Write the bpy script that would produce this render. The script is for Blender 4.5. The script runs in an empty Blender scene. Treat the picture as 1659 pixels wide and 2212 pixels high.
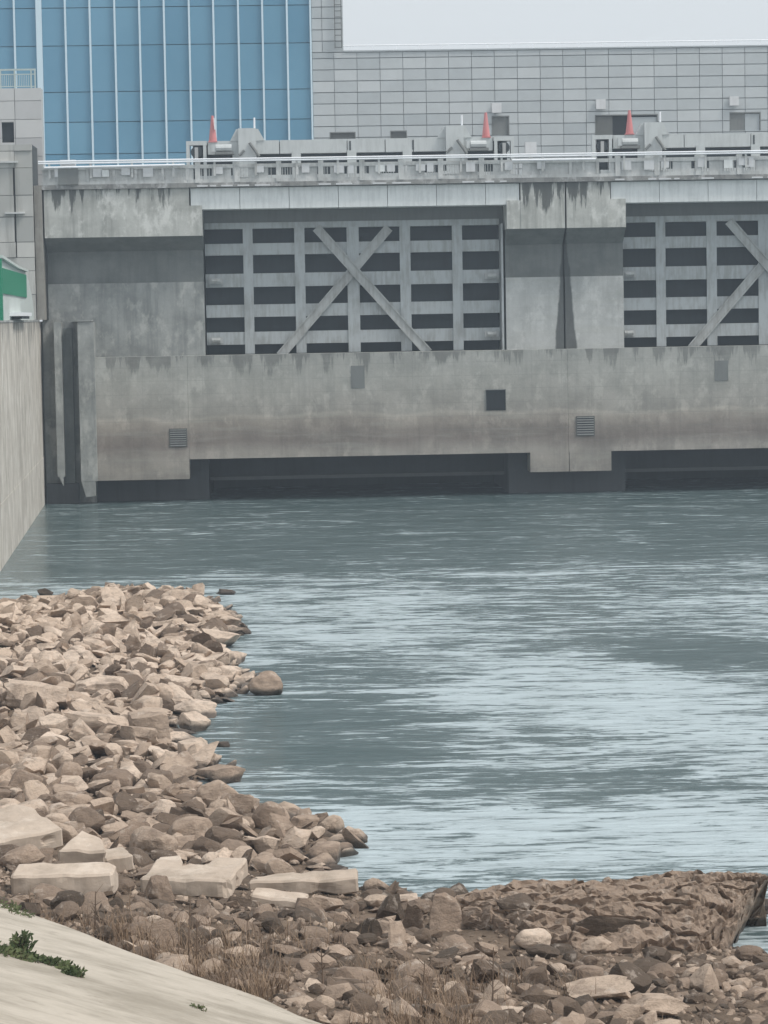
import bpy, bmesh, math, random
import numpy as np
from mathutils import Vector, Matrix, noise as mnoise
sc = bpy.context.scene
col = sc.collection
R = math.radians
rnd = random.Random(7)

# ------------------------------------------------------------------ camera
PW, PH, FL = 1659.0, 2212.0, 5800.0        # survey grid the place was measured on
CX, CY = 829.5, 1106.0
CAMH, DIST = 8.5, 124.0                    # eye above water, distance to the dam
PITCH = math.atan((CY-678)/FL); ROLL = .0175
c_f = Vector((0, math.cos(PITCH), -math.sin(PITCH)))
c_r0 = Vector((1, 0, 0)); c_u0 = c_r0.cross(c_f)
c_r = c_r0*math.cos(ROLL) - c_u0*math.sin(ROLL)
c_u = c_u0*math.cos(ROLL) + c_r0*math.sin(ROLL)
cam_d = bpy.data.cameras.new('camera'); cam = bpy.data.objects.new('camera', cam_d); col.objects.link(cam)
m = Matrix((c_r, c_u, -c_f)).transposed().to_4x4(); m.translation = (0, 0, CAMH)
cam.matrix_world = m
cam_d.sensor_fit = 'VERTICAL'; cam_d.sensor_height = 24; cam_d.lens = 24*FL/PH
cam_d.clip_start = .5; cam_d.clip_end = 3000
sc.camera = cam

# ------------------------------------------------------------------ light
SUN_EL, SUN_AZ = R(55), R(112)              # azimuth clockwise from +Y (dam) : high, from the right along the river
w = bpy.data.worlds.new("World"); sc.world = w; w.use_nodes = True
nt = w.node_tree; nt.nodes.clear()
sky = nt.nodes.new('ShaderNodeTexSky'); sky.sky_type = 'NISHITA'; sky.sun_disc = False
sky.sun_elevation = SUN_EL; sky.sun_rotation = SUN_AZ; sky.dust_density = 6; sky.air_density = 1.0; sky.ozone_density = 1
hs = nt.nodes.new('ShaderNodeHueSaturation'); hs.inputs['Saturation'].default_value = .35
# overcast: an even pale cloud layer laid over the clear sky, the same in every direction
mx = nt.nodes.new('ShaderNodeMix'); mx.data_type = 'RGBA'; mx.inputs[0].default_value = .8
mx.inputs[7].default_value = (7.7, 8.15, 8.5, 1)
bg = nt.nodes.new('ShaderNodeBackground'); bg.inputs[1].default_value = .07
wo = nt.nodes.new('ShaderNodeOutputWorld')
nt.links.new(sky.outputs[0], hs.inputs['Color']); nt.links.new(hs.outputs[0], mx.inputs[6])
nt.links.new(mx.outputs[2], bg.inputs[0]); nt.links.new(bg.outputs[0], wo.inputs[0])
sd = bpy.data.lights.new('sun', 'SUN'); sd.energy = 1.5; sd.angle = R(14); sd.color = (1, .95, .88)
so = bpy.data.objects.new('sun', sd); col.objects.link(so)
sdir = Vector((math.sin(SUN_AZ)*math.cos(SUN_EL), math.cos(SUN_AZ)*math.cos(SUN_EL), math.sin(SUN_EL)))
so.rotation_euler = sdir.to_track_quat('Z', 'Y').to_euler(); so.location = (60, -40, 80)
sc.view_settings.view_transform = 'Standard'; sc.view_settings.look = 'None'
sc.view_settings.gamma = 1; sc.view_settings.use_curve_mapping = False
sc.view_settings.exposure = 0.72
sc.render.engine = 'CYCLES'

# ------------------------------------------------------------------ survey helpers
A = R(2.3)
U = Vector((math.cos(A), math.sin(A), 0)); V = Vector((-math.sin(A), math.cos(A), 0)); O = Vector((0, DIST, 0))
def ray(px, py): return c_r*((px-CX)/FL) - c_u*((py-CY)/FL) + c_f
def uz(px, py, v=0.):
    d = ray(px, py); C = Vector((0, 0, CAMH)); t = ((O+V*v-C).dot(V))/d.dot(V); P = C+d*t-O
    return P.dot(U), P.z
def Ux(px, py, v=0.): return uz(px, py, v)[0]
def Zx(px, py, v=0.): return uz(px, py, v)[1]
def G(px, py, z=0.):
    d = ray(px, py); t = (z-CAMH)/d.z; return Vector((0, 0, CAMH))+d*t

# ------------------------------------------------------------------ material helpers
class N:
    def __init__(s, name):
        s.m = bpy.data.materials.new(name); s.m.use_nodes = True; s.t = s.m.node_tree; s.t.nodes.clear()
        s.out = s.t.nodes.new('ShaderNodeOutputMaterial')
        s.geo = s.t.nodes.new('ShaderNodeNewGeometry')
    def n(s, k, **kw):
        x = s.t.nodes.new(k)
        for a, b in kw.items(): setattr(x, a, b)
        return x
    def l(s, a, b): s.t.links.new(a, b)
    def put(s, sock, v):
        if hasattr(v, 'is_output') or isinstance(v, bpy.types.NodeSocket): s.l(v, sock)
        elif isinstance(v, (tuple, list)) and len(v) == 3 and sock.type == 'RGBA': sock.default_value = (*v, 1)
        else: sock.default_value = v
    def math(s, op, a, b=0., c=None, clamp=False):
        x = s.n('ShaderNodeMath', operation=op, use_clamp=clamp); s.put(x.inputs[0], a); s.put(x.inputs[1], b)
        if c is not None: s.put(x.inputs[2], c)
        return x.outputs[0]
    def mapr(s, v, a, b, c=0., d=1., smooth=True):
        x = s.n('ShaderNodeMapRange', interpolation_type='SMOOTHSTEP' if smooth else 'LINEAR')
        s.put(x.inputs[0], v)
        for i, q in enumerate((a, b, c, d)): x.inputs[i+1].default_value = q
        return x.outputs[0]
    def pos(s, sx=1., sy=1., sz=1., off=(0, 0, 0)):
        x = s.n('ShaderNodeMapping'); s.l(s.geo.outputs['Position'], x.inputs[0])
        x.inputs['Scale'].default_value = (sx, sy, sz); x.inputs['Location'].default_value = off
        return x.outputs[0]
    def noise(s, vec, scale=1., detail=4., rough=.55, dist=0.):
        x = s.n('ShaderNodeTexNoise'); s.l(vec, x.inputs['Vector'])
        x.inputs['Scale'].default_value = scale; x.inputs['Detail'].default_value = detail
        x.inputs['Roughness'].default_value = rough; x.inputs['Distortion'].default_value = dist
        return x.outputs[0]
    def mix(s, f, a, b, mode='MIX'):
        x = s.n('ShaderNodeMix', data_type='RGBA', blend_type=mode); s.put(x.inputs[0], f); s.put(x.inputs[6], a); s.put(x.inputs[7], b)
        return x.outputs[2]
    def bump(s, h, strength=.3, dist=.02):
        x = s.n('ShaderNodeBump'); s.put(x.inputs['Strength'], strength); x.inputs['Distance'].default_value = dist
        s.l(h, x.inputs['Height']); return x.outputs[0]
    def bsdf(s, colr, rough=.8, normal=None, metal=0., spec=.3):
        x = s.n('ShaderNodeBsdfPrincipled'); s.put(x.inputs['Base Color'], colr); s.put(x.inputs['Roughness'], rough)
        x.inputs['Metallic'].default_value = metal; x.inputs['Specular IOR Level'].default_value = spec
        if normal: s.l(normal, x.inputs['Normal'])
        return x.outputs[0]
    def end(s, sh): s.l(sh, s.out.inputs[0]); return s.m
    def sep(s):
        x = s.n('ShaderNodeSeparateXYZ'); s.l(s.geo.outputs['Position'], x.inputs[0]); return x.outputs

def concrete(name, c, dark, streak=.3, light=None, mott=.25, tide=False, form=.0, wedge=False, soil=.0, seed=0., topdark=None):
    s = N(name); X, Y, Z = s.sep()
    o = (seed, seed*2, seed*3)
    big = s.noise(s.pos(.6, .6, .7, o), 1, 8, .66)
    c0 = s.mix(s.math('MULTIPLY', s.mapr(big, .35, .7), mott), c, dark)
    # run-off streaks : thin in plan, long in height
    st = s.noise(s.pos(2.2, 2.2, .16, o), 1, 6, .65)
    st2 = s.noise(s.pos(6, 6, .5, o), 1, 4, .6)
    stm = s.math('MULTIPLY', s.mapr(s.math('ADD', s.math('MULTIPLY', st, .7), s.math('MULTIPLY', st2, .3)), .46, .66), streak)
    c1 = s.mix(stm, c0, dark)
    if light:
        lt = s.noise(s.pos(1.3, 1.3, .8, (5+seed, 1, 7)), 1, 8, .68)
        c1 = s.mix(s.math('MULTIPLY', s.mapr(lt, .5, .66), .75), c1, light)
    if topdark:                     # black growth hanging down from a wet top edge (z of the edge, reach)
        zt, reach, amt = topdark
        hang = s.noise(s.pos(1.3, 1.3, .12, (seed+9, 3, 1)), 1, 6, .7)
        depth = s.math('SUBTRACT', zt, Z)
        lim = s.mapr(hang, .42, .68, 0., reach)
        msk = s.mapr(s.math('SUBTRACT', lim, depth), -.15, .3)
        c1 = s.mix(s.math('MULTIPLY', msk, amt), c1, (.045, .05, .05))
    if tide:
        wob = s.math('MULTIPLY', s.math('SUBTRACT', s.noise(s.pos(.35, .35, .3), 1, 4), .5), .9)
        zz = s.math('ADD', Z, wob)
        r = s.n('ShaderNodeValToRGB'); s.put(r.inputs[0], s.mapr(zz, 0, 8, smooth=False))
        cr = r.color_ramp; cr.elements[0].position = .0; cr.elements[0].color = (.42, .42, .40, 1)
        cr.elements[1].position = 1; cr.elements[1].color = (.80, .82, .81, 1)
        for p, q in ((.10, (.66, .62, .58, 1)), (.22, (.80, .75, .70, 1)), (.27, (.78, .73, .69, 1)), (.34, (.54, .48, .45, 1)), (.40, (.62, .56, .52, 1)), (.46, (.84, .77, .71, 1)), (.485, (1.0, .95, .88, 1)), (.50, (.84, .81, .77, 1)), (.7, (.92, .93, .90, 1)), (.83, (.86, .88, .87, 1))):
            e = cr.elements.new(p); e.color = q
        c1 = s.mix(1., c1, r.outputs[0], 'MULTIPLY')
    if form:                        # formwork board marks
        f1 = s.math('FRACT', s.math('DIVIDE', Z, .62)); f1 = s.math('LESS_THAN', f1, .05)
        f2 = s.math('FRACT', s.math('DIVIDE', s.math('ADD', X, 40), 1.38)); f2 = s.math('LESS_THAN', f2, .03)
        f = s.math('MAXIMUM', f1, s.math('MULTIPLY', f2, .7))
        c1 = s.mix(s.math('MULTIPLY', s.math('MULTIPLY', f, form), s.mapr(big, .3, .6, .3, 1.)), c1, dark)
        hb = s.noise(s.pos(.3, .3, 3.2), 1, 4, .6)
        c1 = s.mix(s.math('MULTIPLY', s.mapr(hb, .5, .7), .25), c1, (.42, .42, .38))
    if wedge:                       # dark seep fanning out below the pier joint and in the foot corners
        uc = s.math('SUBTRACT', X, 8.62)
        nz = s.math('MULTIPLY', s.math('SUBTRACT', s.noise(s.pos(1.5, 1.5, 1.2), 1, 5), .5), .22)
        half = s.mapr(Z, 6.8, 12.2, .52, .04, smooth=False)
        half = s.math('ADD', half, nz)
        msk = s.mapr(s.math('SUBTRACT', half, s.math('ABSOLUTE', uc)), -.05, .06)
        c1 = s.mix(s.math('MULTIPLY', msk, .85), c1, (.06, .065, .065))
    if soil:
        g = s.mapr(s.noise(s.pos(.9, .9, .9, (3, 3, 3)), 1, 6, .7), .5, .7)
        c1 = s.mix(s.math('MULTIPLY', g, soil), c1, (.12, .10, .07))
    fine = s.noise(s.pos(14, 14, 14), 1, 3, .7)
    c1 = s.mix(.22, c1, s.mix(fine, (.55, .55, .55), (1.35, 1.35, 1.35)), 'MULTIPLY')
    return s.end(s.bsdf(c1, .9, s.bump(s.noise(s.pos(5, 5, 5), 1, 6, .65), .35, .03), spec=.15))

def paint(name, c, dirt=(.2, .2, .19), amt=.35, rough=.55, metal=0.):
    s = N(name)
    a = s.noise(s.pos(1.5, 1.5, 1.0), 1, 6, .65); b = s.noise(s.pos(7, 7, .8), 1, 4, .6)
    k = s.mapr(s.math('ADD', s.math('MULTIPLY', a, .5), s.math('MULTIPLY', b, .5)), .42, .65)
    c1 = s.mix(s.math('MULTIPLY', k, amt), c, dirt)
    return s.end(s.bsdf(c1, rough, s.bump(a, .1, .01), metal, .3))

def tinted(name, a, b, prop='tone', rough=.8, streak=0., dark=(.1, .1, .1)):     # colour between a and b by a property each piece carries
    s = N(name); at = s.n('ShaderNodeAttribute', attribute_type='OBJECT', attribute_name=prop)
    c1 = s.mix(at.outputs['Fac'], a, b)
    n1 = s.noise(s.pos(1.1, 1.1, .8), 1, 6, .65)
    c1 = s.mix(.35, c1, s.mix(n1, (.6, .6, .6), (1.3, 1.3, 1.3)), 'MULTIPLY')
    if streak:
        st = s.mapr(s.noise(s.pos(3, 3, .25), 1, 5, .6), .5, .7)
        c1 = s.mix(s.math('MULTIPLY', st, streak), c1, dark)
    return s.end(s.bsdf(c1, rough, spec=.25))

M = {}
M['breast'] = concrete('breast_concrete', (.495, .485, .465), (.25, .25, .24), .35, light=(.59, .58, .555), tide=True, form=.35, mott=.55, topdark=(6.85, 1.2, .45))
M['corbel'] = concrete('corbel_concrete', (.54, .545, .515), (.21, .215, .20), .55, light=(.72, .72, .69), mott=.5, seed=2, topdark=(14.5, 1.7, .8))
M['lift'] = concrete('dark_band_concrete', (.21, .22, .215), (.12, .13, .125), .4, mott=.7, wedge=True, seed=4)  # darker tone for soffits, the band beneath them and the fin recess
M['pier'] = concrete('pier_concrete', (.52, .53, .52), (.30, .31, .30), .35, light=(.62, .625, .61), mott=.6, wedge=True, form=.15, seed=5)
M['flank'] = concrete('flank_concrete', (.37, .38, .37), (.17, .18, .175), .55, light=(.50, .505, .48), mott=.7, seed=6)
M['wing'] = concrete('wing_wall_concrete', (.60, .565, .51), (.28, .255, .22), .7, light=(.68, .65, .60), mott=.5, seed=8, topdark=(8.5, 1.6, .5))
M['tower'] = tinted('tower_block_concrete', (.40, .40, .38), (.56, .55, .52), streak=.45, dark=(.2, .2, .18))
M['cap'] = concrete('parapet_concrete', (.62, .63, .62), (.28, .28, .27), .45, light=(.72, .72, .71), mott=.4, seed=11)
M['deck'] = concrete('deck_concrete', (.30, .30, .29), (.10, .10, .10), .5, light=(.62, .62, .62), mott=.5, seed=13)
M['under'] = concrete('dark_inner_concrete', (.10, .105, .11), (.06, .06, .065), .4, seed=14)  # near-black tone for recessed piers, bay interior and the left corner
M['joint'] = paint('joint_shadow_gap', (.05, .052, .05), amt=.2)
M['beam'] = paint('white_beam_paint', (.82, .845, .84), (.42, .44, .44), .35, .6)
M['steel'] = paint('gate_grey_paint', (.46, .49, .50), (.25, .25, .235), .6, .5)
M['brace'] = paint('brace_grey_paint', (.46, .475, .47), (.20, .19, .17), .55, .5)
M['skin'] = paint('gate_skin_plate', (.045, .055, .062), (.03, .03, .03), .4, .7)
M['shoe'] = paint('guide_shoe_steel', (.45, .46, .46), (.25, .25, .25), .3, .4)
M['dark'] = paint('dark_opening', (.02, .024, .028), (.015, .015, .015), .3, .8)
M['slat'] = paint('vent_slat', (.13, .135, .13), (.08, .08, .08), .3, .7)
M['plate'] = paint('grey_wall_plate', (.20, .21, .205), (.14, .14, .14), .4, .6)
M['pipe'] = paint('white_pipe', (.9, .92, .95), (.6, .6, .6), .15, .35)
M['girder'] = paint('lifting_beam_paint', (.56, .59, .59), (.33, .35, .35), .35, .5)
M['red'] = paint('red_cone_plastic', (.58, .20, .20), (.52, .32, .32), .3, .5)
M['conewhite'] = paint('cone_white_band', (.8, .8, .82), amt=.1)
M['green'] = paint('green_sign_paint', (.015, .23, .125), (.02, .15, .1), .3, .5)
M['signw'] = paint('sign_frame_pale', (.55, .60, .58), (.4, .42, .4), .3, .5)
M['white'] = paint('white_plate', (.66, .67, .68), (.45, .45, .45), .3, .5)
M['rail'] = paint('pale_green_rail', (.50, .58, .56), (.35, .38, .36), .3, .5)
M['tile'] = tinted('cladding_tile', (.41, .445, .46), (.55, .58, .59), rough=.6)
M['grout'] = paint('cladding_backing', (.40, .425, .435), (.35, .37, .37), .3, .8)
M['mull'] = paint('mullion_aluminium', (.62, .76, .84), (.5, .6, .65), .2, .35)
M['tone_clad'] = tinted('tower_cladding', (.50, .50, .50), (.62, .62, .61), rough=.7)
def glass():
    s = N('curtain_glass'); at = s.n('ShaderNodeAttribute', attribute_type='OBJECT', attribute_name='tone')
    n1 = s.noise(s.pos(.12, .12, .1), 1, 4, .5)
    c = s.mix(at.outputs['Fac'], (.12, .28, .41), (.165, .345, .475)); c = s.mix(s.math('MULTIPLY', s.mapr(n1, .35, .7), .5), c, (.09, .235, .345))
    return s.end(s.bsdf(c, .18, s.bump(s.noise(s.pos(.8, .8, .8), 1, 2), .03, .05), 0., .35))
M['glass'] = glass()

# ------------------------------------------------------------------ mesh helpers
class MB:
    def __init__(s): s.v = []; s.f = []
    def box(s, u0, u1, v0, v1, z0, z1):
        b = len(s.v); s.v += [(u0, v0, z0), (u1, v0, z0), (u1, v1, z0), (u0, v1, z0), (u0, v0, z1), (u1, v0, z1), (u1, v1, z1), (u0, v1, z1)]
        s.f += [tuple(b+i for i in q) for q in ((0, 3, 2, 1), (4, 5, 6, 7), (0, 1, 5, 4), (1, 2, 6, 5), (2, 3, 7, 6), (3, 0, 4, 7))]; return s
    def prism(s, prof, a0, a1, axis='u'):     # profile (p,q) extruded along an axis: 'u' profile is (v,z), 'v' profile is (u,z), 'z' profile is (u,v)
        b = len(s.v); n = len(prof)
        for a in (a0, a1):
            for p, q in prof: s.v.append({'u': (a, p, q), 'v': (p, a, q), 'z': (p, q, a)}[axis])
        s.f.append(tuple(range(b, b+n))); s.f.append(tuple(range(b+2*n-1, b+n-1, -1)))
        for i in range(n): j = (i+1) % n; s.f.append((b+j, b+i, b+n+i, b+n+j))
        return s
    def tube(s, p, q, r, r2=None, k=8):
        p = Vector(p); q = Vector(q); d = (q-p).normalized(); a = d.orthogonal().normalized(); c = d.cross(a); b = len(s.v)
        r2 = r if r2 is None else r2
        for P, rr in ((p, r), (q, r2)):
            for i in range(k):
                t = 2*math.pi*i/k; s.v.append(tuple(P+(a*math.cos(t)+c*math.sin(t))*rr))
        for i in range(k): j = (i+1) % k; s.f.append((b+i, b+j, b+k+j, b+k+i))
        s.f.append(tuple(range(b+k-1, b-1, -1))); s.f.append(tuple(range(b+k, b+2*k))); return s
    def bar(s, p, q, wd, v0, v1):             # flat bar from (u,z) p to (u,z) q
        p = Vector(p); q = Vector(q); d = (q-p).normalized(); n = Vector((-d.y, d.x))*wd/2
        return s.prism([tuple(p+n), tuple(p-n), tuple(q-n), tuple(q+n)], v0, v1, 'v')
    def build(s, name, mat, parent=None, off=(0, 0, 0), fix=True):
        me = bpy.data.meshes.new(name)
        me.from_pydata([(a-off[0], b-off[1], c-off[2]) for a, b, c in s.v], [], s.f)
        if fix:
            bm = bmesh.new(); bm.from_mesh(me); bmesh.ops.recalc_face_normals(bm, faces=bm.faces); bm.to_mesh(me); bm.free()
        me.materials.append(mat); o = bpy.data.objects.new(name, me); col.objects.link(o); o.parent = parent
        return o
def tag(o, label=None, cat=None, group=None, kind=None):
    for k, x in (('label', label), ('category', cat), ('group', group), ('kind', kind)):
        if x: o[k] = x
    return o
class Thing:                                    # an Empty standing in the dam's own frame (u along the dam, v behind its face, z up)
    def __init__(s, name, label, cat, u, v, z, group=None):
        s.o = bpy.data.objects.new(name, None); col.objects.link(s.o); s.b = (u, v, z); s.o.empty_display_size = .5
        s.o.location = O+U*u+V*v+Vector((0, 0, z)); s.o.rotation_euler.z = A; tag(s.o, label, cat, group)
    def part(s, name, mb, mat, parent=None):
        return mb.build(name, mat, parent or s.o, s.b)
    def box(s, name, mat, *q, parent=None): return s.part(name, MB().box(*q), mat, parent)
def copy_tree(o, parent=None):
    c = o.copy(); col.objects.link(c); c.parent = parent
    for ch in [x for x in o.children]: copy_tree(ch, c)
    return c
def piece(name, mesh, parent, loc, scale=None, tone=None):
    o = bpy.data.objects.new(name, mesh); col.objects.link(o); o.parent = parent; o.location = loc
    if scale: o.scale = scale
    if tone is not None: o['tone'] = tone
    return o

ZD = 14.62       # deck level
OFF = 19.3       # bay spacing

# ------------------------------------------------------------------ setting sheets
def sheet(name, pts, mat, z):
    o = MB(); o.v = [(x, y, z) for x, y in pts]; o.f = [tuple(range(len(pts)))]
    ob = o.build(name, mat, fix=False); tag(ob, kind='structure'); return ob
def soil_mat(name, a, b):
    s = N(name); n1 = s.noise(s.pos(.8, .8, .8), 1, 8, .7); n2 = s.noise(s.pos(9, 9, 9), 1, 5, .7)
    c = s.mix(s.mapr(n1, .35, .65), a, b); c = s.mix(.6, c, s.mix(n2, (.4, .4, .4), (1.5, 1.5, 1.5)), 'MULTIPLY')
    return s.end(s.bsdf(c, .95, s.bump(n2, .8, .06), spec=.1))
M['soil'] = soil_mat('bank_soil', (.105, .078, .058), (.20, .15, .112))
M['yard'] = concrete('yard_concrete', (.33, .33, .32), (.2, .2, .2), .1)
def P2(u, v): q = O+U*u+V*v; return (q.x, q.y)
sheet('ground', [P2(-140, 12.0), P2(140, 12.0), P2(140, 120), P2(-140, 120)], M['yard'], ZD-.05)
sheet('riverbed', [(-140, -30), (140, -30), (140, 160), (-140, 160)], M['soil'], -1.6)

# ------------------------------------------------------------------ the dam
dam = Thing('dam', 'long grey concrete powerhouse dam with tide-marked breast wall above the river', 'dam', 5, 0, 0)
ZB0, ZB1, ZK = 1.97, 6.73, 1.06        # lintel soffit, breast wall top, block soffit
blocks = [(-13.3, -8.93), (6.83, 10.6), (6.83+OFF, 10.6+OFF)]
bays = [(-8.05, 5.78), (-8.05+OFF, 5.78+OFF)]
# breast wall poured in lengths with open joints between
cuts = [-13.3, -8.93, 8.62, 28.0, 36.0]
for a, b in zip(cuts[:-1], cuts[1:]):
    dam.box('breast_wall', M['breast'], a+.005, b-.005, 0, 1.5, ZB0, ZB1)
for a, b in blocks:
    mid = (a+b)/2
    if a < 0: dam.box('wall_foot', M['breast'], a+.012, b-.012, 0, 1.5, ZK, ZB0)
    else:
        dam.box('wall_foot', M['breast'], a, mid-.09, 0, 1.5, ZK, ZB0); dam.box('wall_foot', M['breast'], mid-.06, b, 0, 1.5, ZK, ZB0)
# recessed piers standing in the water
for a, b in ((-14.9, -8.1), (5.95, 11.45), (5.95+OFF, 11.45+OFF)):
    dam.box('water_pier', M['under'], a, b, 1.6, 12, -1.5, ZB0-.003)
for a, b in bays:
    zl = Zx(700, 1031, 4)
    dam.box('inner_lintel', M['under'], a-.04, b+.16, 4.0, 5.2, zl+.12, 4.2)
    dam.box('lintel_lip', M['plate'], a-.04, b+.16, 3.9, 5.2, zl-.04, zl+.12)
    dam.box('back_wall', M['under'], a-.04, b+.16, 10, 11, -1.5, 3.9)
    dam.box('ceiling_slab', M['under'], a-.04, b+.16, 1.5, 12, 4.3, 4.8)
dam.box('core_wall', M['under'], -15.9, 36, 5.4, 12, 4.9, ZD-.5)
# left flank above the block
dam.box('corner_wall', M['flank'], -22, -15.61, 1.4, 5, -1.5, 8.4)
dam.box('flank_wall', M['flank'], -15.6, -8.12, 1.1, 5, ZB1-.6, 10.13)
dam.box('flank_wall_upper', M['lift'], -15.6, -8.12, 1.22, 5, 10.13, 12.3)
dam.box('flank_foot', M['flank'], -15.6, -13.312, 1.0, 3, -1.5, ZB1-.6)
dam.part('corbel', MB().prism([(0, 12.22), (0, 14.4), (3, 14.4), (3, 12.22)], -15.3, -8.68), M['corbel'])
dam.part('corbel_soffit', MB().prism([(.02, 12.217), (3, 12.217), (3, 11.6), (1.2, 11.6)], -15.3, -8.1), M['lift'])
dam.part('corbel_ear', MB().prism([(0.02, 12.22), (0.02, 13.6), (3, 13.6), (3, 12.22)], -8.677, -8.1), M['corbel'])
# mid piers : two halves with a joint
for du in (0, OFF):
    for a, b, e in ((5.9, 8.58, 6.55), (8.66, 11.4, 10.68)):
        a += du; b += du; e += du; k = 1 if a < 8.6+du else 0
        dam.box('pier_face', M['pier'], a, b, 1.1, 5.3, ZB1, 10.08)
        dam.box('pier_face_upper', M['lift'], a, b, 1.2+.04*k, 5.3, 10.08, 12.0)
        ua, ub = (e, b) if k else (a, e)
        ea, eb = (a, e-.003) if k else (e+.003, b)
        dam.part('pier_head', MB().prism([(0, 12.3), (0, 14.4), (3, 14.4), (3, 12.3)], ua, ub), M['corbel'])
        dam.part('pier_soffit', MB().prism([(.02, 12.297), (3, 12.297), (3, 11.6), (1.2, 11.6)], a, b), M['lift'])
        dam.part('pier_ear', MB().prism([(.02, 12.3), (.02, 13.6), (3, 13.6), (3, 12.3)], ea, eb), M['corbel'])
    dam.box('joint_filler', M['joint'], 8.585+du, 8.655+du, 1.4, 5.2, ZB1, 14.3)
# gate heads (recessed lintels behind the white beams) and guide columns
for a, b in bays:
    dam.box('gate_lintel', M['plate'], a-.05, b+.1, 2.0, 4.5, Zx(760, 489, 2), 14.3)
    dam.box('guide_column', M['steel'], b-.07, b+.02, 1.15, 2.5, ZB1, 12.6)
# white beam in lengths
for n, (a, b) in enumerate(((-8.62, 6.5), (10.72, 10.72+15.12))):
    L = 2.26; x = a; k = 0
    while x < b-.1:
        e = min(x+L, b)
        dam.box('beam_panel', M['beam'], x+.012, e-.012, .12, 1.6, 13.42, 14.38); x = e
# deck edge and deck
dam.box('deck', M['deck'], -16, 36, -.12, 12.0, 14.41, ZD)
for i in range(34):                       # drip edge pieces, chipped pale
    u = -8.6+i*.46*(1+.2*rnd.random()); 
    if u > 6.3: break
dam.box('drip_edge', M['deck'], -8.6, 6.4, -.16, -.125, 14.42, 14.52); dam.box('drip_edge', M['deck'], 10.8, 25, -.16, -.125, 14.42, 14.52)
for u0, u1 in ((-8.3, 6.3), (10.9, 25)):
    u = u0
    while u < u1:
        ln = rnd.uniform(.25, .9)
        if rnd.random() < .62: dam.box('pale_patch', M['white'], u, min(u+ln, u1), -.175, -.162, 14.44, 14.51)
        u += ln+rnd.uniform(.08, .3)
# fins in the left corner
zt = Zx(150, 695, -.3)
dam.part('corner_fin', MB().box(Ux(172, 900, -.3), Ux(207, 900, -.3), -.3, .98, Zx(190, 1040, -.3), zt-.02).prism([(Ux(176, 1040, -.3), Zx(190, 1040, -.3)), (Ux(186, 1075, -.3), Zx(190, 1074, -.3)), (Ux(206, 1075, -.3), Zx(190, 1072, -.3)), (Ux(206.5, 1040, -.3), Zx(190, 1040, -.3))], -.29, .9, 'v'), M['flank'])
dam.part('corner_fin', MB().box(Ux(121, 900, -.1), Ux(137, 900, -.1), -.1, .98, Zx(130, 1030, -.1), zt-.02).prism([(Ux(128, 1030, -.1), Zx(130, 1030, -.1)), (Ux(137, 1050, -.1), Zx(130, 1050, -.1)), (Ux(137, 1030, -.1), Zx(130, 1030, -.1))], -.09, .9, 'v'), M['flank'])
dam.box('fin_cap', M['flank'], Ux(150, 690, -.35), Ux(198, 690, -.35), -.35, 1.09, zt, zt+.07)
dam.box('corner_recess', M['under'], -15.55, Ux(170, 1060, .5), .5, .99, -1.5, Zx(130, 1045, .5))
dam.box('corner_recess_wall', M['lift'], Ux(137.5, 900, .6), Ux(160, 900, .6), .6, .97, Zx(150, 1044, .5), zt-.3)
# vents, niches
def vent(px0, py0, px1, py1):
    u0, z1 = uz(px0, py0); u1, z0 = uz(px1, py1)
    fr = dam.part('vent', MB().box(u0, u1, -.03, .02, z0, z0+.05).box(u0, u1, -.03, .02, z1-.05, z1).box(u0, u0+.05, -.03, .02, z0+.05, z1-.05).box(u1-.05, u1, -.03, .02, z0+.05, z1-.05), M['slat'])
    dam.box('vent_back', M['dark'], u0+.05, u1-.05, -.008, .01, z0+.05, z1-.05, parent=fr)
    n = 8
    for i in range(n):
        z = z0+.08+(z1-z0-.14)*i/(n-1)
        dam.part('slat', MB().prism([(-.045, z-.035), (-.04, z-.02), (-.012, z+.03), (-.010, z+.01)], u0+.05, u1-.05), M['plate'], fr)
vent(365, 926, 405, 965); vent(1244, 899, 1285, 941)
for px0, py0, px1, py1, mt, nm in ((758, 790, 788, 838, 'plate', 'cover_plate'), (1544, 779, 1573, 822, 'plate', 'cover_plate'), (1050, 843, 1092, 886, 'dark', 'dark_hatch')):
    u0, z1 = uz(px0, py0); u1, z0 = uz(px1, py1)
    dam.box(nm, M[mt], u0, u1, -.02, .03, z0, z1)
    if nm == 'dark_hatch':
        dam.part('hatch_frame', MB().box(u0-.03, u0, -.04, .02, z0, z1).box(u1, u1+.03, -.04, .02, z0, z1).box(u0-.03, u1+.03, -.05, .02, z1, z1+.04), M['plate'])

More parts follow.
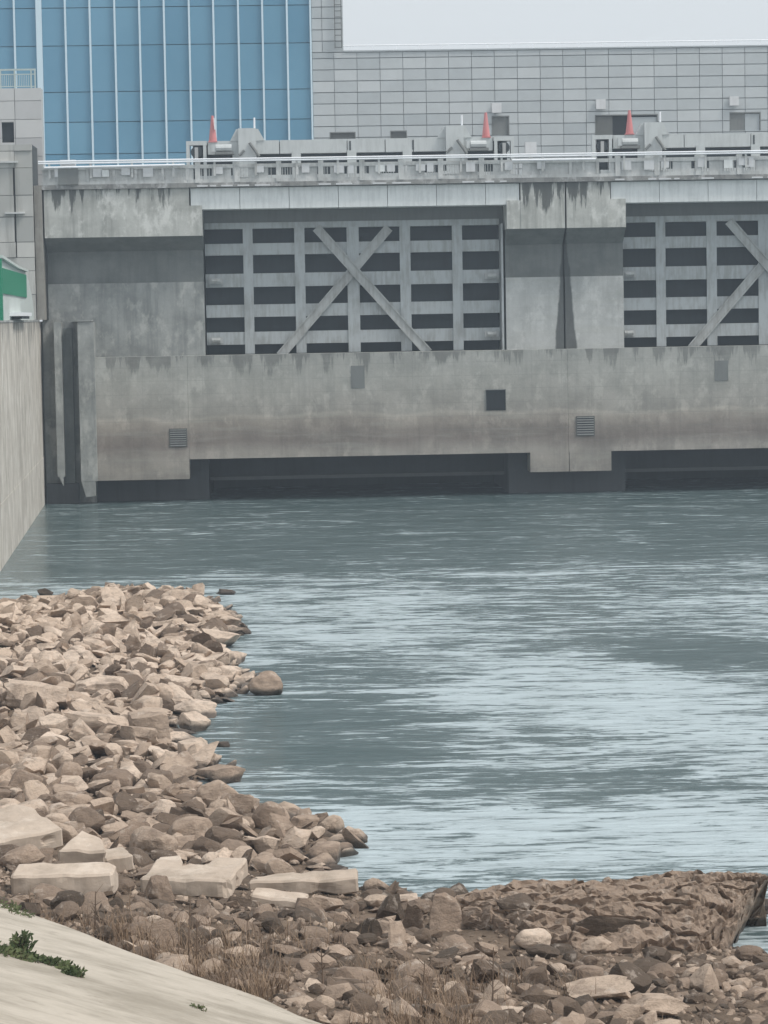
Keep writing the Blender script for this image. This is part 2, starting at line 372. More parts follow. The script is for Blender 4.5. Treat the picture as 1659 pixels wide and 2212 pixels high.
# ------------------------------------------------------------------ gates
GV = 1.75
def gate():
    a, b = bays[0]; b -= .1
    g = Thing('sluice_gate', 'grey steel sluice gate with crossed braces, left of the middle pier', 'sluice gate', (a+b)/2, GV, ZB1, 'steel gates in the dam bays')
    z0, z1 = ZB1+.02, Zx(760, 489, GV)
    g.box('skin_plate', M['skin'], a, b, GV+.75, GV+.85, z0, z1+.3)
    cx = [(527, 548), (638, 660), (751, 777), (865, 888), (978, 1000)]
    cols = [(Ux(p, 630, GV), Ux(q, 630, GV)) for p, q in cx]
    rows = [(523, 548), (588, 617), (655, 682), (714, 741)]
    for t, bt in rows:
        g.box('girder', M['steel'], a, b, GV+.06, GV+.74, Zx(707, bt, GV), Zx(707, t, GV))
    g.box('girder', M['steel'], a, b, GV+.06, GV+.74, z1-.03, z1+.25)
    for p, q in cols: g.box('column', M['steel'], p, q, GV, GV+.055, z0, z1-.01)
    for p0, p1, d in (((683, 492), (925, 762), .0), ((840, 492), (605, 769), .06)):
        q0 = uz(*p0, GV); q1 = uz(*p1, GV)
        s_ = g.part('brace', MB().bar(q0, q1, .42, GV-.13+d, GV-.07+d), M['brace'])
        dd = (Vector(q1)-Vector(q0)).normalized(); nn = Vector((-dd.y, dd.x))*.19
        f = MB()
        for sg in (1, -1): f.bar(Vector(q0)+nn*sg, Vector(q1)+nn*sg, .05, GV-.20+d, GV-.131+d)
        g.part('flange', f, M['brace'], s_)
    for px, py in ((467, 607), (467, 735), (1062, 596), (1062, 721)):
        u, z = uz(px, py, GV-.1); s_ = g.box('guide_shoe', M['shoe'], u-.32, u+.32, GV-.22, GV-.002, z-.14, z+.14)
        g.part('roller', MB().tube((u-.2, GV-.26, z), (u+.2, GV-.26, z), .1), M['brace'], s_)
    return g.o
g1 = gate(); g2 = copy_tree(g1); g2.location = g1.location+U*OFF
g2['label'] = 'grey steel sluice gate cut by the right edge of the photo'

# ------------------------------------------------------------------ parapet on the deck
par = Thing('parapet', 'weathered concrete balustrade along the dam deck with small white squares', 'parapet', 5, 0, ZD)
PB, PT = ZD+.002, 15.45
def solid(u0, u1):
    par.box('plinth', M['cap'], u0, u1, -.1, .12, PB, PB+.14)
    par.box('top_rail', M['cap'], u0, u1, -.12, .14, PT-.16, PT)
    u = u0+.05
    while u < u1-.5:
        e = min(u+rnd.uniform(.7, 1.3), u1)
        par.box('infill_panel', M['cap'], u, e-.06, -.04+rnd.uniform(-.03, .03), .1, PB+.142, PT-.162); 
        par.box('stub_post', M['cap'], e-.058, e+.07, -.11, .13, PB+.142, PT-.162); u = e+.072
solid(-15.4, -8.75); solid(6.6, 10.6); solid(10.6+OFF-3.8+.2, 10.6+OFF)
def balus(pxs, u0, u1):
    par.box('plinth', M['cap'], u0, u1, -.1, .12, PB, PB+.16)
    par.box('top_rail', M['cap'], u0, u1, -.12, .14, PT-.17, PT)
    us = [u0-.1]+pxs+[u1+.1]
    for u in pxs: par.box('post', M['cap'], u-.12, u+.12, -.15, .16, PB+.002, PT+.1)
    bal = MB().box(-.02, .02, -.02, .02, PB+.162, PT-.172)
    first = None
    for a, b in zip(us[:-1], us[1:]):
        n = int((b-a-.3)/.115); f0 = a+.16+rnd.uniform(0, .5)*(b-a-.4); f1 = f0+rnd.uniform(.3, .5)*(b-a); f1 = min(f1, b-.16)
        par.box('infill_panel', M['cap'], f0, f1, -.05, .06, PB+.163, PT-.173)
        for i in range(n):
            u = a+.18+i*.115
            if f0-.04 < u < f1+.04: continue
            if first is None: first = bal.build('baluster', M['cap'], par.o, (0, 0, 0)); first.location = (u-par.b[0], 0-par.b[1], -par.b[2])
            else:
                c = first.copy(); col.objects.link(c); c.parent = par.o; c.location = (u-par.b[0], -par.b[1], -par.b[2])
p1 = [Ux(p, 370) for p in (427, 512, 602, 693, 782, 866, 952, 1040)]
balus(p1, -8.74, 6.59); balus([u+OFF for u in p1], 10.61, 25.9)
sq = (125, 211, 227, 272, 320, 474, 562, 660, 732, 758, 821, 844, 908, 929, 1016, 1098, 1168, 1352, 1401, 1436, 1515, 1572, 1605, 1618)
for p in sq:
    hw = rnd.uniform(.12, .24); hh = rnd.uniform(.14, .22); u, z = uz(p, 373-(p-200)*.0148); z += rnd.uniform(-.05, .05)
    par.box('white_square', M['white'] if rnd.random() < .7 else M['beam'], u-hw, u+hw, -.19, -.155, z-hh, z+hh)
# outlet box behind
u, z = uz(147, 358); par.box('gate_post', M['plate'], u-.45, u+.45, -.2, .3, PB+.003, PT+.02); par.box('gate_post_cap', M['white'], u-.35, u+.35, -.18, .28, PT+.022, PT+.3)
# pipe rails
pr = Thing('pipe_rail', 'bright white twin pipe running along the top of the deck balustrade', 'pipe rail', 0, -.2, ZD)
for z in (15.59, 15.68): pr.part('pipe', MB().tube((-15.5, -.25, z), (36, -.25, z), .038), M['pipe'])
pr.part('short_pipe', MB().tube(((Ux(96, 363)), -.3, 15.40), (Ux(400, 363), -.3, 15.44), .05), M['pipe'])
pr.part('short_pipe', MB().tube(((Ux(1105, 348)), -.3, 15.42), (Ux(1285, 345), -.3, 15.42), .05), M['pipe'])
u = -15
while u < 34: pr.box('bracket', M['cap'], u-.05, u+.05, -.22, -.16, ZD+.3, 15.64); u += 1.88

# ------------------------------------------------------------------ lifting beams behind the parapet
LV = 4.5
def lifter():
    u0, zt_ = uz(402, 307, LV); u1 = Ux(1110, 292, LV)
    g = Thing('lifting_beam', 'long pale grey steel lifting beam with hoist hump, behind the balustrade above the whole gate', 'lifting beam', (u0+u1)/2, LV, ZD, 'steel lifting beams on the dam deck')
    zt_ = Zx(756, 300, LV); zm = Zx(756, 334, LV)+.1
    g.box('web', M['skin'], u0+.3, u1-.3, LV+.5, LV+.6, ZD, zt_-.05)
    x = u0+.9; seg = [Ux(p, 320, LV) for p in (604, 750, 832, 893, 905)]
    ed = [u0+1.0]+seg[:3]+[seg[3], u1-1.0]
    for a, b in zip(ed[:-1], ed[1:]): g.box('top_girder', M['girder'], a+.02, b-.02, LV, LV+.48, zm, zt_-.02*rnd.random())
    g.box('bottom_girder', M['girder'], u0+.4, u1-.4, LV, LV+.48, ZD+.002, ZD+.55)
    for p in (512, 640, 760, 880, 1000): 
        u = Ux(p, 340, LV); g.box('leg', M['girder'], u-.22, u+.22, LV-.04, LV-.002, ZD+.002, zm+.1)
    for p, q, t in ((535, 340, 278), (982, 332, 272)):
        u = Ux(p, q, LV); zz = Zx(p, t, LV)
        h = g.part('hoist_column', MB().box(u-.42, u+.42, LV-.35, LV-.06, ZD+.002, zz), M['girder'])
        g.part('hoist_shoulder', MB().prism([(u-.82, zt_-.02), (u-.52, zz-.02), (u+.52, zz-.02), (u+.82, zt_-.02)], LV-.05, LV+.45, 'v'), M['girder'])
        g.part('drive_shaft', MB().tube((u+.1, LV-.45, zm+.5), (u+.55, LV-.45, zm-.15), .07).tube((u-.15, LV-.45, zm+.15), (u-.4, LV-.45, zm-.1), .06), M['plate'])
        g.part('lug', MB().tube((u+.35, LV-.2, zz), (u+.35, LV-.2, zz+.5), .045), M['pipe'])
        g.part('cross_plate', MB().box(u-.6, u+.6, LV-.42, LV-.36, ZD+.45, ZD+.6), M['girder'])
    for sg, ue in ((1, u0), (-1, u1)):
        a, b = sorted((ue, ue+sg*.98))
        e = g.part('end_frame', MB().box(a, b, LV-.1, LV+.5, zt_-.2, zt_+.0).box(*sorted((ue, ue+sg*.16)), LV-.1, LV+.5, ZD+.4, zt_-.203).box(*sorted((ue+sg*.8, ue+sg*.95)), LV-.1, LV+.5, ZD+.4, zt_-.203), M['girder'])
        g.part('sheave', MB().tube((ue+sg*.48, LV-.06, zt_-.52), (ue+sg*.48, LV+.3, zt_-.52), .27, k=14), M['skin'], e)
        g.part('hook_block', MB().box(*sorted((ue+sg*.4, ue+sg*.56)), LV-.14, LV-.07, zt_-.9, zt_-.3), M['shoe'], e)
        c = ue+sg*1.75
        g.part('hoist_motor', MB().tube((c-.35, LV-.3, zm+.28), (c+.4, LV-.3, zm+.28), .17).box(c-.55, c-.36, LV-.42, LV-.12, zm+.1, zm+.45), M['girder'])
        g.part('motor_bed', MB().box(c-.4, c+.5, LV-.45, LV-.02, zm-.02, zm+.1), M['plate'])
    for p in (757, 893): u = Ux(p, 315, LV); g.box('stiffener', M['skin'], u-.05, u+.02, LV-.02, LV+.0, zm+.1, zt_-.1)
    return g.o
l1 = lifter(); l2 = copy_tree(l1); l2.location = l1.location+U*OFF
l2['label'] = 'long pale grey steel lifting beam running out of the right edge of the photo'
# red cones standing on the beam tops
def cone(px, py0, py1, label):
    v = LV+.15; u, zb = uz(px, py1, v); zt_ = Zx(px, py0, v); zb = min(zb, Zx(756, 300, LV)+.01)
    t = Thing('traffic_cone', label, 'traffic cone', u, v, zb, 'red cones on the lifting beams')
    k = 14; mb = MB(); h = zt_-zb
    mb.tube((u, v, zb+.06), (u, v, zb+h*.5), .195, .13, k); t.part('cone_body', mb, M['red'])
    t.part('cone_tip', MB().tube((u, v, zb+h*.5+.002), (u, v, zt_), .127, .06, k), M['red'])
    t.box('cone_base', M['red'], u-.21, u+.21, v-.2, v+.21, zb, zb+.058)
    return t
c1 = cone(460, 250, 308, 'tall red cone with a white side stripe before the blue glass, leftmost of the three')
u, v, zb = c1.b; c1.part('reflective_stripe', MB().prism([(u+.08, zb+.6), (u+.05, zb+1.15), (u+.10, zb+1.15), (u+.15, zb+.6)], v-.2, v-.12, 'v'), M['conewhite'])
cone(1050, 243, 298, 'slim red cone left of the small square window in the tiled wall')
cone(1360, 238, 291, 'slim red cone in front of the widest dark opening, rightmost of the three')

# ------------------------------------------------------------------ glass building
BV = 25.0
gb = Thing('glass_building', 'tall blue glass curtain wall with pale vertical mullions behind the dam', 'building', -12, BV, ZD-.05)
ztop = 31.0
def ucol(px, py): return Ux(px, py, BV)
mul = [ucol(p, 200) for p in (-20, 35, 88, 145, 198, 251.5, 305, 358, 412, 464.5, 518, 570, 623, 673.5)]
# horizontal joints (front face levels)
zj = [ZD-.05]+[Zx(300, p, BV) for p in (331, 262, 197, 97, 15)]+[27.5, ztop]
M['gback'] = paint('curtain_wall_backing', (.11, .26, .37), (.10, .23, .33))
gb.box('spandrel_wall', M['gback'], mul[0]-6, mul[-1], BV+.3, BV+12, ZD-.05, ztop)
unit = MB().box(0, 1, 0, 1, 0, 1).build('pane', M['glass']); um_glass = unit.data; bpy.data.objects.remove(unit)
full = [mul[0]-6, mul[0]-4.4, mul[0]-2.8, mul[0]-1.4]+mul
for i in range(len(full)-1):
    for j in range(len(zj)-1):
        a, b = full[i]+.01, full[i+1]-.01; z0, z1 = zj[j]+.02, zj[j+1]-.02
        piece('glass_pane', um_glass, gb.o, (a-gb.b[0], .05+rnd.uniform(-.006, .006), z0-gb.b[2]), (b-a, .12, z1-z0), rnd.random())
for i, u in enumerate(full):
    wd = .16 if abs(u-mul[2]) < .01 else .05
    gb.box('mullion', M['mull'], u-wd, u+wd, BV-.1, BV+.02, ZD-.05, ztop)
# ------------------------------------------------------------------ tiled building
tb = Thing('tiled_building', 'grey building clad in stacked rectangular tiles beside the blue glass wall', 'building', 11, BV, ZD-.05)
uL = mul[-1]+.06; uR = 40.0; zR = Zx(1200, 105.5, BV); uS = Ux(741, 60, BV)
tb.box('backing_wall', M['grout'], uL, uR, BV+.12, BV+14, ZD-.05, zR-.02)
tb.box('backing_wall', M['grout'], uL, uS, BV+.121, BV+6, zR-.02, ztop)
wins = []      # dark windows and doors, measured
for px0, py0, px1, py1, kind in ((712, 285, 768, 300, 0), (843, 282, 879, 300, 0), (1062, 250, 1100, 292, 1), (1285, 247, 1421, 330, 2), (1576, 242, 1643, 282, 1)):
    pm = (px0+px1)/2; wins.append((Ux(px0, py0, BV), Ux(px1, py0, BV), Zx(pm, py1, BV), Zx(pm, py0, BV), kind))
unit = MB().box(0, 1, 0, 1, 0, 1).build('tile', M['tile']); um_tile = unit.data; bpy.data.objects.remove(unit)
def rsub(r, w_):
    a, b, c, d = r; p, q, s_, t = w_
    if q <= a or p >= b or t <= c or s_ >= d: return [r]
    o = []
    if p > a: o.append((a, p, c, d))
    if q < b: o.append((q, b, c, d))
    a2, b2 = max(a, p), min(b, q)
    if s_ > c: o.append((a2, b2, c, s_))
    if t < d: o.append((a2, b2, t, d))
    return o
TW, TH = 1.262, .618
ucs = []; u = Ux(872, 250, BV)
while u > uL: u -= TW
ucs = [uL]; u += TW
while u < uR: ucs.append(u); u += TW
ucs.append(uR)
zrow = [zR-.03]; z = zR-.36
while z > ZD: zrow.append(z); z -= TH
zrow.append(ZD-.05)
def tile(a, b, c, d):
    rects = [(a+.014, b-.014, c+.022, d-.022)]
    for w_ in wins: rects = [q for r in rects for q in rsub(r, w_[:4])]
    rects = [r for r in rects if r[1]-r[0] > .05 and r[3]-r[2] > .04]
    tone = min(1, max(0, rnd.gauss(.5, .16))) if rnd.random() > .07 else rnd.choice((.05, .95))
    for r in rects:
        piece('tile', um_tile, tb.o, (r[0]-tb.b[0], rnd.uniform(-.008, .008), r[2]-tb.b[2]), (r[1]-r[0], .115, r[3]-r[2]), tone)
nt_ = 0
for j in range(len(zrow)-1):
    for i in range(len(ucs)-1):
        if ucs[i] < 27: tile(ucs[i], ucs[i+1], zrow[j+1], zrow[j])
zz = zR-.03
while zz < ztop-.3:
    e = min(zz+TH, ztop)
    tile(uL, (uL+uS)/2-.3, zz, e); tile((uL+uS)/2-.3, uS, zz, e); zz = e
tb.box('wall_coping', M['tile'], uS+.003, uR, BV-.06, BV+.4, zR-.02, zR+.06)
for w_ in wins:
    a, b, c, d, k = w_
    f = tb.box('window', M['dark'] if k == 2 else M['plate'], a, b, BV+.09, BV+.115, c, d)
    tb.part('window_frame', MB().box(a, b, BV-.02, BV+.085, d-.06, d-.002).box(a, a+.05, BV-.02, BV+.085, c, d-.062).box(b-.05, b, BV-.02, BV+.085, c, d-.062), M['plate'], f)
    if k == 1 and b-a > 1.2: tb.box('blind', M['tile'], (a+b)/2, b-.06, BV+.06, BV+.088, c, d-.1, parent=f)
    if k == 2: tb.box('shutter', M['tile'], a+(b-a)*.52, b-.06, BV+.05, BV+.088, c, d-.16, parent=f); tb.box('side_panel', M['slat'], a+.06, a+(b-a)*.28, BV+.05, BV+.088, c, d-.1, parent=f)
    if k == 0: f.data.materials[0] = M['slat']
# ladder on the stub
ul = Ux(730, 60, BV); t_lad = MB()
lad = tb.part('ladder', MB().box(ul-.2, ul-.16, BV-.2, BV-.16, Zx(730, 105, BV), ztop).box(ul+.16, ul+.2, BV-.2, BV-.16, Zx(730, 105, BV), ztop), M['slat'])
rg = MB().box(-.158, .158, -.02, .02, -.02, .02).build('rung', M['slat'], lad)
z = Zx(730, 103, BV); rg.location = (ul-tb.b[0], -.18, z-tb.b[2])
while z < ztop-.4:
    z += .33; c = rg.copy(); col.objects.link(c); c.parent = lad; c.location = (ul-tb.b[0], -.18, z-tb.b[2])
# roof rail
rr = Thing('roof_rail', 'thin white railing along the flat roof edge of the tiled building', 'railing', 12, BV+.2, zR+.06)
rr.part('rail', MB().tube((uS, BV+.2, zR+.34), (uR, BV+.2, zR+.34), .035), M['pipe'])
post = None; u = uS+.4
while u < 30:
    if post is None: post = rr.part('rail_post', MB().box(u-.03, u+.03, BV+.17, BV+.23, zR+.061, zR+.31), M['pipe']); u00 = u
    else: c = post.copy(); col.objects.link(c); c.parent = rr.o; c.location = (u-u00, 0, 0)
    u += 1.26
for (px, py, s_, lb) in ((1073, 233, 21, 'white square lamp box above the small square window and red cone'), (1298, 225, 21, 'white square lamp box above the left end of the wide dark opening'), (1586, 218, 20, 'white square lamp box above the rightmost window of the tiled wall'), (1147, 319, 24, 'low white square box at the foot of the tiled wall above the middle pier')):
    vv = BV-.02 if py < 300 else 3.0; u, z = uz(px, py, vv-.2); h = s_/2/ (39.5 if py < 300 else 45.5)
    t = Thing('wall_lamp' if py < 300 else 'cabinet', lb, 'wall lamp' if py < 300 else 'box', u, vv, z-h if py < 300 else ZD, 'white boxes on the tiled wall' if py < 300 else None)
    if py < 300:
        t.box('lamp_housing', M['white'], u-h, u+h, vv-.25, vv-.06, z-h, z+h); t.box('bracket', M['plate'], u-.06, u+.06, vv-.058, vv, z-.1, z+.1)
    else:
        t.box('cabinet_box', M['white'], u-h, u+h, vv-.2, vv+.2, z-h, z+h); t.box('stand', M['cap'], u-.1, u+.1, vv-.1, vv+.1, ZD, z-h-.002)

# ------------------------------------------------------------------ left tower and wing wall
# wing wall in its own line from the dam corner towards the viewer
wa = Vector((-15.62, 123.2)); wb = Vector((-13.07, 90.75)); wd_ = (wb-wa).normalized(); wn = Vector((-wd_.y, wd_.x))
if wn.x > 0: wn = -wn       # points away from the river (left)
ww = bpy.data.objects.new('wing_wall', None); col.objects.link(ww); ww.location = (wa.x, wa.y, 0); ww.rotation_euler.z = math.atan2(wd_.y, wd_.x)
tag(ww, 'pale stained concrete wing wall running along the left bank to the dam corner', 'wall')
def wlocal(mb, name, mat, parent=ww): return mb.build(name, mat, parent)
# local x runs towards the viewer, local -y is left (away from river)? determine sign
ang = ww.rotation_euler.z; ly = Vector((-math.sin(ang), math.cos(ang))); sgn = 1 if ly.dot(wn) > 0 else -1
def wbox(x0, x1, y0, y1, z0, z1): y0, y1 = sorted((y0*sgn, y1*sgn)); return MB().box(x0, x1, y0, y1, z0, z1)
segs = [-3.5, 14, 27.6, 33.2, 45, 58]
for a, b in zip(segs[:-1], segs[1:]):
    wlocal(wbox(a+.04, b-.04, 0, 2.2, 2.2, 8.42), 'wall_panel', M['wing'])
    wlocal(wbox(a+.02, b-.02, -.012, 2.2, -1.6, 2.195), 'wall_footing', M['wing'])
wlocal(wbox(0, 58, .25, 2.0, -1.5, 8.2), 'joint_backing', M['joint'])
wlocal(wbox(0, 58, -.02, 2.3, 8.425, 8.5), 'wall_coping', M['flank'])

tw = Thing('block_tower', 'stained concrete block tower at the left edge above the wing wall', 'tower', -17.5, 0, 8.5)
uE = Ux(74, 500, -.5)
tw.box('core', M['joint'], uE-4.2, uE-.02, -.4, 2.5, 8.5, Zx(40, 312, -.5))
unit = MB().box(0, 1, 0, 1, 0, 1).build('block', M['tower']); um_b = unit.data; bpy.data.objects.remove(unit)
z = 8.5; ztt = Zx(40, 312, -.5); zs = []
while z < ztt-.1:
    h = rnd.uniform(.6, 1.25); e = min(z+h, ztt); zs.append((z, e)); z = e
for z0, z1 in zs:
    for a, b in ((uE-4.2, uE-2.6), (uE-2.58, uE-.84+rnd.uniform(-.08, .08)), (uE-.80, uE)):
        o = piece('stone_block', um_b, tw.o, (a-tw.b[0], -.55+rnd.uniform(-.05, .03), z0+.012-tw.b[2]), (b-a-.02, .3, z1-z0-.024), rnd.random())
tw.box('side_wall', M['wing'], uE+.002, uE+.35, -.2, 4, 8.5, 14.6)
tw.box('joint_recess', M['joint'], uE+.352, -15.3, .9, 4, 8.5, 14.4)
for py, px in ((330, 20), (440, 35)):
    u, z = uz(px, py+20, -.6)
    tw.box('ledge', M['cap'], u-.5, u+.4, -.75, -.56, z-.04, z+.04)
# upper clad storey, set back
ct = Thing('clad_stair_tower', 'small grey clad tower block with one dark window and a green roof rail', 'building', -19, 3, ztt)
VT = 3.0; uC = Ux(91, 270, VT); zC = Zx(40, 190, VT)
ct.box('core', M['grout'], uC-6, uC-.02, VT+.1, VT+1.1, 14.3, zC-.02)
wr = (Ux(4, 280, VT), Ux(30, 280, VT), Zx(17, 308, VT), Zx(17, 263, VT))
unit = MB().box(0, 1, 0, 1, 0, 1).build('panel', M['tone_clad']); um_c = unit.data; bpy.data.objects.remove(unit)
z = 14.4
while z < zC-.05:
    e = min(z+.86, zC); u = uC
    while u > uC-6:
        a = max(u-1.25, uC-6)
        for r in rsub((a+.012, u-.012, z+.012, e-.012), wr):
            piece('clad_panel', um_c, ct.o, (r[0]-ct.b[0], rnd.uniform(-.006, .006), r[2]-ct.b[2]), (r[1]-r[0], .095, r[3]-r[2]), rnd.random())
        u = a
    z = e
w1 = ct.box('window', M['dark'], wr[0], wr[1], VT+.07, VT+.098, wr[2], wr[3]); ct.part('window_frame', MB().box(wr[0], wr[1], VT-.02, VT+.066, wr[3]-.04, wr[3]-.002), M['plate'], w1)
rl = Thing('roof_railing', 'pale green balcony railing on top of the clad tower at the top left', 'railing', Ux(40, 185, VT), VT, zC)
ub = Ux(77, 170, VT); zr = Zx(40, 149, VT)
rl.box('top_rail', M['rail'], ub-6, ub, VT+.1, VT+.17, zr-.06, zr+.02); rl.box('mid_rail', M['rail'], ub-6, ub, VT+.11, VT+.16, zr-.26, zr-.21); rl.box('bottom_rail', M['rail'], ub-6, ub, VT+.11, VT+.16, zC+.06, zC+.1)
for x in (0, .18, .95, 1.6, 2.4, 3.2): rl.box('railing_post', M['rail'], ub-x-.07, ub-x-.01, VT+.09, VT+.18, zC, zr-.062)
for i in range(22): rl.box('railing_bar', M['rail'], ub-.26-i*.085-.012, ub-.26-i*.085+.012, VT+.12, VT+.145, zC+.102, zr-.262)

# green sign case on the wing wall top
sg = bpy.data.objects.new('sign_case', None); col.objects.link(sg)
sp = wa+wd_*16; sg.location = (sp.x, sp.y, 8.5); sg.rotation_euler.z = ang
tag(sg, 'pale notice case with a green panel and sloped hood on the wing wall', 'sign')
d0 = 16
def sbox(x0, x1, y0, y1, z0, z1): y0, y1 = sorted((y0*sgn, y1*sgn)); return MB().box(x0-d0, x1-d0, y0, y1, z0-8.5, z1-8.5)
def ssec(name, prof, y0, y1, mat, parent=sg):         # profile in (distance along wall, z)
    y0, y1 = sorted((y0*sgn, y1*sgn)); mb = MB().prism([(a-d0, b-8.5) for a, b in prof], y0, y1, 'v'); return mb.build(name, mat, parent)
ssec('board', [(2.6, 8.502), (26.6, 8.502), (26.6, 10.72), (16, 10.55), (9.0, 10.52), (6.5, 10.2), (4, 9.6), (2.6, 8.9)], .1, .5, M['signw'])
ssec('green_panel', [(9.2, 9.45), (25.6, 9.48), (25.6, 10.4), (9.2, 10.4)], .05, .098, M['green'])
ssec('edge_post', [(26.62, 8.502), (27.2, 8.502), (27.2, 10.7), (26.62, 10.7)], .0, .5, M['green'])
ssec('hood', [(9.0, 10.62), (16, 10.66), (26.6, 10.84), (26.6, 10.74), (16, 10.56), (9.0, 10.53)], -.03, .55, M['signw'])
lampo = ssec('lamp', [(13.5, 8.66), (21, 8.66), (21, 8.8), (13.5, 8.8)], -.35, .098, M['pipe'])
ssec('lamp_glass', [(14.5, 8.55), (20, 8.55), (20, 8.655), (14.5, 8.655)], -.3, .09, M['skin'], lampo)

# ------------------------------------------------------------------ water
def water():
    s = N('river_water'); X, Y, Z = s.sep()
    # patches of sky reflection painted pale on ruffled, foam-laced water, drawn out across the current
    p1 = s.noise(s.pos(.085, .12, .3, (3.1, 1.7, 0)), 1, 4, .55, .6)
    p2 = s.noise(s.pos(.24, .80, 1, (1, 9, 0)), 1, 6, .62, 1.6)
    p4 = s.noise(s.pos(.62, 3.1, 1, (7, 2, 0)), 1, 6, .68, 1.8)
    p3 = s.noise(s.pos(1.5, 7.5, 1, (0, 4, 0)), 1, 4, .7, .6)
    v = s.math('ADD', s.math('MULTIPLY', p1, .25), s.math('MULTIPLY', p2, 1.15))
    v = s.math('ADD', v, s.math('MULTIPLY', p4, 1.15)); v = s.math('ADD', v, s.math('MULTIPLY', p3, .75))
    # calm pools and smooth upwellings in the stream (place x, y, half sizes, depth of effect)
    for (cx_, cy_, rx, ry, amt) in ((-.6, 62.5, 3.4, 3.0, -.22), (-1.2, 54.5, 2.6, 4.2, -.30), (-1.0, 50.5, 2.2, 2.2, -.2), (8.0, 66, 2.6, 3.0, -.38), (4.6, 77, 3.2, 3.0, -.12), (3.0, 47.5, 5, 2.0, -.16), (-1.5, 76, 4, 8, .12), (3.5, 61, 3.5, 5, .2), (6.5, 56, 2.5, 5, .2), (1.5, 43.4, 5, 3.0, .28), (6.5, 41.5, 3, 1.6, .1), (-9, 90, 7, 5, -.05)):
        dx = s.math('DIVIDE', s.math('SUBTRACT', X, cx_), rx); dy = s.math('DIVIDE', s.math('SUBTRACT', Y, cy_), ry)
        d2 = s.math('ADD', s.math('MULTIPLY', dx, dx), s.math('MULTIPLY', dy, dy))
        g = s.mapr(s.math('ADD', d2, s.math('MULTIPLY', s.math('SUBTRACT', p2, .5), 2.6)), 0, 1.8, amt*.72, 0.)
        v = s.math('ADD', v, g)
    edge = s.math('ADD', Y, s.math('MULTIPLY', s.math('SUBTRACT', s.noise(s.pos(.12, .12, 1), 1, 4), .5), 16))
    lee = s.mapr(edge, 84, 93)
    v = s.math('SUBTRACT', v, s.math('MULTIPLY', lee, .20))
    foam_sheen = s.math('ADD', s.math('MULTIPLY', s.mapr(v, 1.60, 1.78), .74), s.math('MULTIPLY', s.mapr(v, 1.3, 2.0, smooth=False), .26))
    crest = s.mapr(s.noise(s.pos(.9, 3.4, 1, (4, 4, 4)), 1, 7, .75, .4), .60, .68)
    foam_sheen = s.math('ADD', foam_sheen, s.math('MULTIPLY', crest, s.math('SUBTRACT', .42, s.math('MULTIPLY', lee, .16))), clamp=True)
    rip1 = s.noise(s.pos(1.1, 2.4, 1), 1, 6, .6, .4); rip2 = s.noise(s.pos(3.5, 9, 1), 1, 4, .6)
    h = s.math('ADD', s.math('MULTIPLY', rip1, 1.), s.math('ADD', s.math('MULTIPLY', rip2, .45), s.math('MULTIPLY', p4, .8)))
    bm_ = s.bump(h, s.mapr(v, 1.35, 1.85, .4, 1.), .12)
    wat = s.n('ShaderNodeBsdfPrincipled'); s.put(wat.inputs['Base Color'], (.056, .094, .097)); wat.inputs['Roughness'].default_value = .12; wat.inputs['IOR'].default_value = 1.33
    s.l(bm_, wat.inputs['Normal'])
    fm = s.n('ShaderNodeBsdfPrincipled'); s.put(fm.inputs['Base Color'], (.54, .63, .665)); fm.inputs['Roughness'].default_value = .5; s.l(bm_, fm.inputs['Normal'])  # pale layer: thin froth plus sky reflection painted as diffuse colour
    mxs = s.n('ShaderNodeMixShader'); s.put(mxs.inputs[0], s.math('MULTIPLY', foam_sheen, .85)); s.l(wat.outputs[0], mxs.inputs[1]); s.l(fm.outputs[0], mxs.inputs[2])
    return s.end(mxs.outputs[0])
M['water'] = water()
sheet('river', [(-140, -25), (140, -25), (140, 155), (-140, 155)], M['water'], 0.0)

# ------------------------------------------------------------------ bank terrain
shore = [(-60, 72), (-14, 75.5), (-12, 77.4), (-10.8, 79.2), (-9.8, 80.6), (-9.0, 81.6), (-6.8, 81.6), (-5.4, 80.8), (-4.7, 77.5), (-4.25, 74.5), (-3.9, 72), (-4.2, 68.5), (-3.6, 64.5), (-3.1, 62.6), (-3.3, 60.4), (-4.0, 58), (-4.4, 55.6), (-4.2, 53.5), (-3.8, 51.8), (-3.0, 50.3), (-3.6, 48.3), (-2.8, 46.5), (-1.8, 45.2), (-.75, 43.6), (-.4, 42.7), (-1.0, 41.4), (-.8, 39.8), (.1, 38.5), (1.2, 37.9), (3.0, 37.8), (5.2, 37.9), (5.3, 37.4), (4.9, 36.7), (4.3, 35.3), (5.4, 34.6), (9, 34.8), (60, 36), (60, -20), (-60, -20)]
SH = np.array(shore)
def sdist(x, y):                                 # + inside the land
    p = np.array([x, y]); a = SH; b = np.roll(SH, -1, 0); ab = b-a; t = np.clip(((p-a)*ab).sum(1)/(ab*ab).sum(1), 0, 1)
    d = np.sqrt((((a+ab*t[:, None])-p)**2).sum(1)).min()
    ins = False; n = len(SH)
    for i in range(n):
        x1, y1 = SH[i]; x2, y2 = SH[(i+1) % n]
        if (y1 > y) != (y2 > y) and x < (x2-x1)*(y-y1)/(y2-y1)+x1: ins = not ins
    return d if ins else -d
